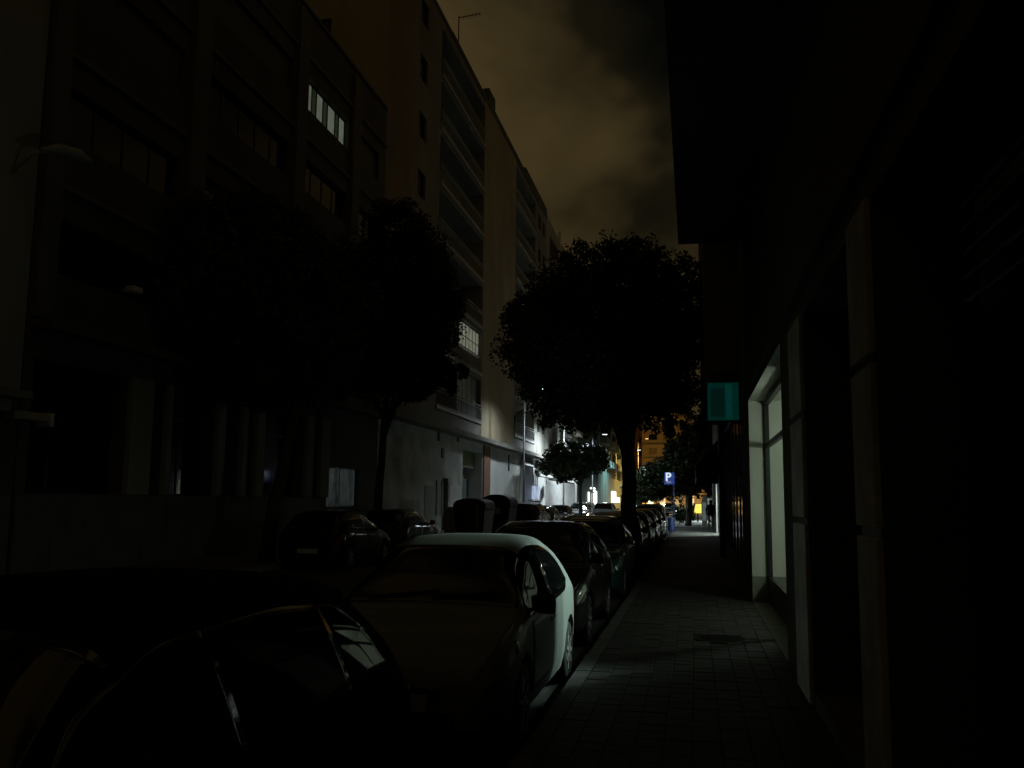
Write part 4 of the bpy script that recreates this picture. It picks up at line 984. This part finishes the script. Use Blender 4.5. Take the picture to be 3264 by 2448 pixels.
def car_meshes(style):
    if style in CARS: return CARS[style]
    st = STYLES[style]; S = CarSurf(st); L, W = st['L'], st['W']; out = []
    A = lambda nm, b, mk, smooth=True, par=None, loc=(0, 0, 0): out.append((nm, b.mesh(nm, None, smooth), mk, par, loc))
    A('body', S.body(), 'paint')
    ws, we = st['ws']; A('windshield', S.top_patch(ws, we, .735, .006), 'glass')
    r0, r1 = st['rw']; A('rear_window', S.top_patch(r0, r1, .755, .006), 'glass')
    hi = lambda y: float(np.interp(y, *smooth_curve(st['win'], 120))); lo = lambda y: interp(st['wlo'], y)
    cuts = [st['win'][0][0]]+st['split']+[st['win'][-1][0]]
    for sd in (1, -1):
        for i in range(len(cuts)-1):
            A('side_window', S.side_patch(sd, cuts[i]+(.006 if i else 0), cuts[i+1]-(.006 if i < len(cuts)-2 else 0), lo, hi, .006), 'glass')
        for (d0, d1) in st['door']:
            A('door', S.side_patch(sd, d0, d1, lambda y: .30, lambda y: interp(st['wlo'], y)-.035, .004, 14, 10), 'paint'); k = len(out)-1
            zh = interp(st['wlo'], d1)-.12; xh = S.xat(d1-.14, zh)
            b = MB(); b.bar((sd*(xh+.012), d1-.24, zh), (sd*(xh+.012), d1-.06, zh), .02, .028); A('handle', b, 'paint', False, k)
        # lamps
        A('headlight', S.side_patch(sd, .10, .50, lambda y: .52+.14*min(1, (y-.1)/.3), lambda y: .60+.16*min(1, (y-.1)/.3), .008, 10, 6), 'lens')
        A('tail_light', S.side_patch(sd, L-.30, L-.05, lambda y: .62, lambda y: .62+.26*min(1., (L-y)/.22), .008, 8, 6), 'tail')
        # mirror
        my_, mz = st['win'][0][0]+.16, st['win'][0][1]+.06; mxx = S.xat(my_, mz)
        b = MB(); prof = [(0, -.105), (.05, -.10), (.075, -.05), (.08, .02), (.072, .075), (.0, .085)]
        b.lathe(prof, (0, 0, 0), 'x', 14); b.v = [(sd*(mxx+.13)+p[0]*.95, my_+p[1]*.62, mz+.02+p[2]*.98) for p in b.v]
        A('mirror', b, 'plastic')
        b = MB(); b.bar((sd*(mxx-.02), my_, mz-.03), (sd*(mxx+.08), my_, mz-.01), .05, .03); A('mirror_arm', b, 'plastic', False)
        for a in st['ax']:
            R_ = st['wr']; cxw = sd*(W-.105); w2 = .09
            b = MB(); b.lathe([(R_*.66, -w2), (R_*.93, -w2), (R_, -w2*.7), (R_, w2*.7), (R_*.93, w2), (R_*.66, w2)], (cxw, a, R_), 'x', 28); A('wheel', b, 'rubber'); k = len(out)-1
            b = MB(); f = sd*w2
            b.lathe([(R_*.68, -f*.8), (R_*.68, f*.86), (R_*.62, f*.93), (R_*.60, f*.55), (R_*.2, f*.50)], (cxw, a, R_), 'x', 28)
            for q in range(9):
                an_ = q*2*math.pi/9; ca, sa = math.cos(an_), math.sin(an_)
                b.bar((cxw+f*.80, a+ca*R_*.10, R_+sa*R_*.10), (cxw+f*.78, a+ca*R_*.63, R_+sa*R_*.63), .05, .03)
            b.lathe([(R_*.17, f*.4), (R_*.17, f*.88), (0, f*.92)], (cxw, a, R_), 'x', 16)
            A('rim', b, 'rim', False, k)
            b = MB(); b.lathe([(R_+.05, -.16), (R_+.05, .0), (0, .0)], (sd*(W-.22), a, R_), 'x', 20); A('wheel_arch_liner', b, 'plastic', False)
    zf = .52
    A('grille', MB().box(-W*.42, W*.42, -.018, .03, .42, .50), 'plastic', False)
    A('lower_grille', MB().box(-W*.55, W*.55, -.016, .03, .26, .345), 'plastic', False)
    A('number_plate', MB().box(-.26, .26, -.034, -.019, .355, .465-.005), 'plate', False)
    A('rear_number_plate', MB().box(-.26, .26, L-.002, L+.014, .42, .53), 'plate', False)
    A('rear_bumper', MB().box(-W*.78, W*.78, L-.03, L+.02, .26, .40), 'plastic', False)
    A('underbody', MB().box(-W+.24, W-.24, .12, L-.12, .17, .42), 'plastic', False)
    wy = st['ws'][0]+.03
    b = MB()
    for (x0, x1) in ((-.5, .05), (.02, .52)):
        zz = float(np.interp(wy+.02, S.tx, S.tz)); b.bar((x0, wy, zz-.0), (x1, wy+.10, float(np.interp(wy+.10, S.tx, S.tz))+.012), .02, .015)
    A('wiper', b, 'plastic', False)
    CARS[style] = out; return out
def car(style, label, x, y, paint_m, rot=False, lit=False, name='parked_car', group='cars parked along the right kerb', z=-.12):
    st = STYLES[style]; t = thing(name, label, 'car', (x, y, z), group, local=True)
    if rot: t.rotation_euler = (0, 0, math.pi); t.location = (x, y+st['L'], z)
    mm = dict(paint=paint_m, glass=M_cglass, lens=M_lens, tail=M_tail, plastic=M_plast, rubber=M_rubber, rim=M_rim, plate=M_plate)
    objs = []
    for (nm, me, mk, par, loc) in car_meshes(style):
        if len(me.materials) == 0: me.materials.append(mm[mk])
        o = bpy.data.objects.new(nm, me); COL.objects.link(o)
        o.parent = objs[par] if par is not None else t
        o.material_slots[0].link = 'OBJECT'
        o.material_slots[0].material = glow('headlight_on', (1., .97, .9), 14.) if (lit and nm == 'headlight') else mm[mk]
        objs.append(o)
    return t
CR = -1.24
car('hatch', 'black parked car nearest the camera, cut off at lower left', CR-.93, .52, mat('car_paint_matt_black', (.006, .006, .0065), .75, .2, 6, spec=.06))  # matt black finish, no coat, low specular
car('city', 'small white rounded hatchback parked at the kerb, its flank lit from the doorway', CR-.76, 6.0, P_white)
car('hatch', 'dark car parked directly behind the small white hatchback', CR-.86, 10.6, P_navy)
car('hatch', 'dark teal car parked just before the round tree', CR-.84, 16.2, P_teal)
car('hatch', 'black car parked just past the round tree trunk', CR-.88, 22.6, P_black)
car('hatch', 'graphite car parked third behind the teal one', CR-.88, 27.6, P_grey)
car('hatch', 'dark maroon car parked behind the graphite one', CR-.88, 32.6, P_red)
car('hatch', 'dark blue car parked before the tall black wagon', CR-.88, 38.0, P_navy)
car('wagon', 'tall black wagon parked last in the row below the blue parking sign', CR-.92, 43.6, P_black)
LG = 'cars parked along the left kerb'
LC = KL+1.05
car('hatch', 'low black car parked across the street, nearest on the left', LC, 20.9, P_black, True, group=LG)
car('hatch', 'graphite car parked across the street behind the low black one', LC, 25.9, P_grey, True, group=LG)
car('wagon', 'dark tall car parked across the street beyond the waste containers', LC, 49.5, P_black, True, group=LG)
car('hatch', 'dark car parked across the street before the splayed white doorway', LC, 55.2, P_navy, True, group=LG)
car('hatch', 'grey car parked across the street with bright lamp glints', LC, 61.0, P_grey, False, group=LG)
car('wagon', 'car parked across the street with its headlights on', LC, 73., P_grey, False, True, name='car', group='cars on the road')
car('wagon', 'distant oncoming car with bright headlights below the orange block', -3.0, 120., P_grey, False, True, name='car', group='cars on the road')
car('wagon', 'pale car on the road before the bright far shops', onY(1922, 1600, 70.)[0], 70., P_silver, True, name='car', group='cars on the road')

# ------------------------------------------------------------------ street furniture on the left
def container(label, x, y, m_, lid_m, w=1.7, d=1.35, h=1.62, sticker=False, dome=.18):
    t = thing('waste_container', label, 'container', (x, y, -.12), 'waste containers')
    z = -.12
    MB().add([(x-d/2+.12, y-w/2+.06, z+.14), (x+d/2-.12, y-w/2+.06, z+.14), (x+d/2-.12, y+w/2-.06, z+.14), (x-d/2+.12, y+w/2-.06, z+.14),
              (x-d/2, y-w/2, z+h-.3), (x+d/2, y-w/2, z+h-.3), (x+d/2, y+w/2, z+h-.3), (x-d/2, y+w/2, z+h-.3)],
             [(0, 3, 2, 1), (0, 1, 5, 4), (1, 2, 6, 5), (2, 3, 7, 6), (3, 0, 4, 7), (4, 5, 6, 7)]).build('body', m_, t, bevel=.05)
    poly = [(-d/2-.03, h-.295)]+[(-(d/2+.03)*math.cos(math.pi*k/18), h-.22+(dome+.22)*math.sin(math.pi*k/18)**.62) for k in range(19)]+[(d/2+.03, h-.295)]
    MB().extrude(poly, lambda u, zz, w_: (x+u, w_, z+zz), y-w/2-.02, y+w/2+.02).build('lid', lid_m, t, bevel=.04)
    b = MB(); b.box(x+d/2+.0, x+d/2+.1, y-w/2+.1, y+w/2-.1, z+.2, z+.26); b.build('pedal_bar', M_frame, t)
    f = MB()
    for (i, j) in ((-1, -1), (1, -1), (1, 1), (-1, 1)): f.lathe([(0, 0), (.08, 0), (.08, .14), (0, .14)], (x+i*(d/2-.25), y+j*(w/2-.25), z), n=10)
    f.build('foot', M_rubber, t)
    if sticker: MB().box(x-.18, x+.22, y-w/2-.012, y-w/2-.001, z+h-.62, z+h-.36).build('sticker', M_white, t)
    return t
M_cb = mat('container_brown', (.085, .045, .025), .6, .25, 3); M_cg = mat('container_dark', (.02, .026, .022), .6, .25, 3)
q = onX(1520, 1600, -9.1)
container('brown waste container at the left kerb across the street', -9.15, q[1]-.2, M_cb, M_cb, w=1.9)
q = onX(1612, 1600, -9.1)
container('dark domed waste container with a white sticker beyond the brown one', -9.1, q[1]-1.4, M_cg, M_cg, w=1.9, h=1.72, dome=.28, sticker=True)
q = onX(1450, 1640, -10.9)
cb = thing('utility_cabinet', 'pale grey rounded utility cabinet on the left pavement before the concrete wall', 'cabinet', (-10.9, q[1], 0))
MB().extrude([(-.42, 0), (-.42, 1.05), (-.34, 1.22), (-.2, 1.28), (.2, 1.28), (.34, 1.22), (.42, 1.05), (.42, 0)], lambda u, z, w: (-10.9+u, w, z), q[1]-.3, q[1]+.3).build('body', mat('cabinet_grey', (.3, .32, .3), .6, .2, 3), cb)
MB().extrude([(.30, 0), (.30, 1.0), (.2, 1.15), (-.1, 1.19), (-.1, 1.24), (.25, 1.22), (.38, 1.05), (.38, 0)], lambda u, z, w: (-10.9+u, w, z), q[1]-.33, q[1]-.301).build('edge_trim', M_white, cb)
q = onX(1522, 1600, -8.0)
bp = thing('bollard', 'slim pale pinkish post standing before the brown waste container', 'post', (-8.02, q[1], -.12))
MB().lathe([(.07, -.12), (.07, 1.35), (.05, 1.42), (0, 1.43)], (-8.02, q[1]-.0, 0), n=14).build('shaft', mat('post_pink', (.42, .34, .32), .7, .2, 3), bp)
MB().lathe([(.12, -.12), (.12, -.06), (.075, -.05)], (-8.02, q[1], 0), n=14).build('base', M_frame, bp)

# ------------------------------------------------------------------ walking person
def person(x, y):
    t = thing('person', 'person in a dark jacket and pale trousers walking on the far right pavement', 'person', (x, y, 0))
    V = {'pel': (0, 0, .94, .135), 'wai': (0, .0, 1.08, .125), 'che': (0, -.01, 1.28, .155), 'nek': (0, -.01, 1.46, .065), 'hed': (0, -.03, 1.56, .085), 'top': (0, -.03, 1.665, .075),
         'hl': (-.10, 0, .88, .10), 'kl': (-.11, -.14, .50, .068), 'al': (-.11, -.10, .09, .045), 'tl': (-.12, -.25, .035, .035),
         'hr': (.10, 0, .88, .10), 'kr': (.11, .06, .49, .068), 'ar': (.11, .26, .12, .045), 'tr': (.12, .16, .03, .035),
         'sl': (-.19, -.01, 1.40, .07), 'el': (-.26, .04, 1.13, .048), 'wl': (-.24, -.10, .92, .035), 'fl': (-.235, -.14, .83, .03),
         'sr': (.19, -.01, 1.40, .07), 'er': (.26, .06, 1.13, .048), 'wr': (.25, -.02, .90, .035), 'fr': (.245, -.04, .81, .03)}
    E_ = ['pel wai', 'wai che', 'che nek', 'nek hed', 'hed top', 'pel hl', 'hl kl', 'kl al', 'al tl', 'pel hr', 'hr kr', 'kr ar', 'ar tr', 'che sl', 'sl el', 'el wl', 'wl fl', 'che sr', 'sr er', 'er wr', 'wr fr']
    ks = list(V); me = bpy.data.meshes.new('body')
    me.from_pydata([V[k][:3] for k in ks], [tuple(ks.index(w) for w in e.split()) for e in E_], [])
    o = link('body', me, t); sk = o.modifiers.new('skin', 'SKIN'); sk.use_smooth_shade = True
    for i, k in enumerate(ks):
        me.skin_vertices[0].data[i].radius = (V[k][3], V[k][3]); me.skin_vertices[0].data[i].use_root = (k == 'pel')
    sb = o.modifiers.new('sub', 'SUBSURF'); sb.levels = sb.render_levels = 2
    # clothing colours by height and reach
    ma = bpy.data.materials.new('clothes'); ma.use_nodes = True; n_ = ma.node_tree; b_ = n_.nodes['Principled BSDF']; b_.inputs['Roughness'].default_value = .9
    tcn = N(n_, 'ShaderNodeTexCoord'); sx = N(n_, 'ShaderNodeSeparateXYZ'); n_.links.new(tcn.outputs['Object'], sx.inputs[0])
    mr = N(n_, 'ShaderNodeMapRange'); mr.inputs['From Max'].default_value = 1.8; n_.links.new(sx.outputs['Z'], mr.inputs[0])
    rr = ramp(n_, [(0, (.03, .03, .03)), (.05, (.30, .31, .29)), (.50, (.015, .018, .018)), (.825, (.40, .26, .19))], 'CONSTANT')
    n_.links.new(mr.outputs[0], rr.inputs[0]); n_.links.new(rr.outputs[0], b_.inputs['Base Color']); me.materials.append(ma)
    M_hair = mat('hair', (.02, .015, .01), .8, .3, 20)
    h = MB(); h.lathe([(0, 1.755), (.05, 1.75), (.085, 1.715), (.098, 1.66), (.097, 1.60), (.088, 1.55)], (0, -.02, 0), n=16); h.v = [(p[0]*.95, p[1]*1.08, p[2]) for p in h.v]
    hm = h.mesh('hair', M_hair, True); link('hair', hm, t)
    j = MB(); j.lathe([(.20, .82), (.205, .95), (.185, 1.08), (.215, 1.28), (.21, 1.40), (.12, 1.47), (.085, 1.50)], (0, 0, 0), n=20); j.v = [(p[0], p[1]*.78-.005, p[2]) for p in j.v]
    link('jacket', j.mesh('jacket', mat('jacket', (.014, .018, .018), .9, .3, 12), True), t)
    f = MB()
    for (sd, wx, wy, wz) in ((-1, -.235, -.14, .83), (1, .245, -.04, .81)):
        for i in range(4): f.tube([(wx+(i-1.5)*.004, wy-.03+i*.02, wz-.0), (wx, wy-.035+i*.02, wz-.055), (wx-sd*.02, wy-.035+i*.02, wz-.09+abs(i-1.5)*.008)], [.010, .009, .007], 6)
        f.tube([(wx-sd*.0, wy-.03, wz+.03), (wx-sd*.015, wy-.06, wz-.015)], [.011, .008], 6)
    link('hands', f.mesh('hands', M_skin), t)
    return t
q = ground(2266, 1688)
person(q[0], q[1])
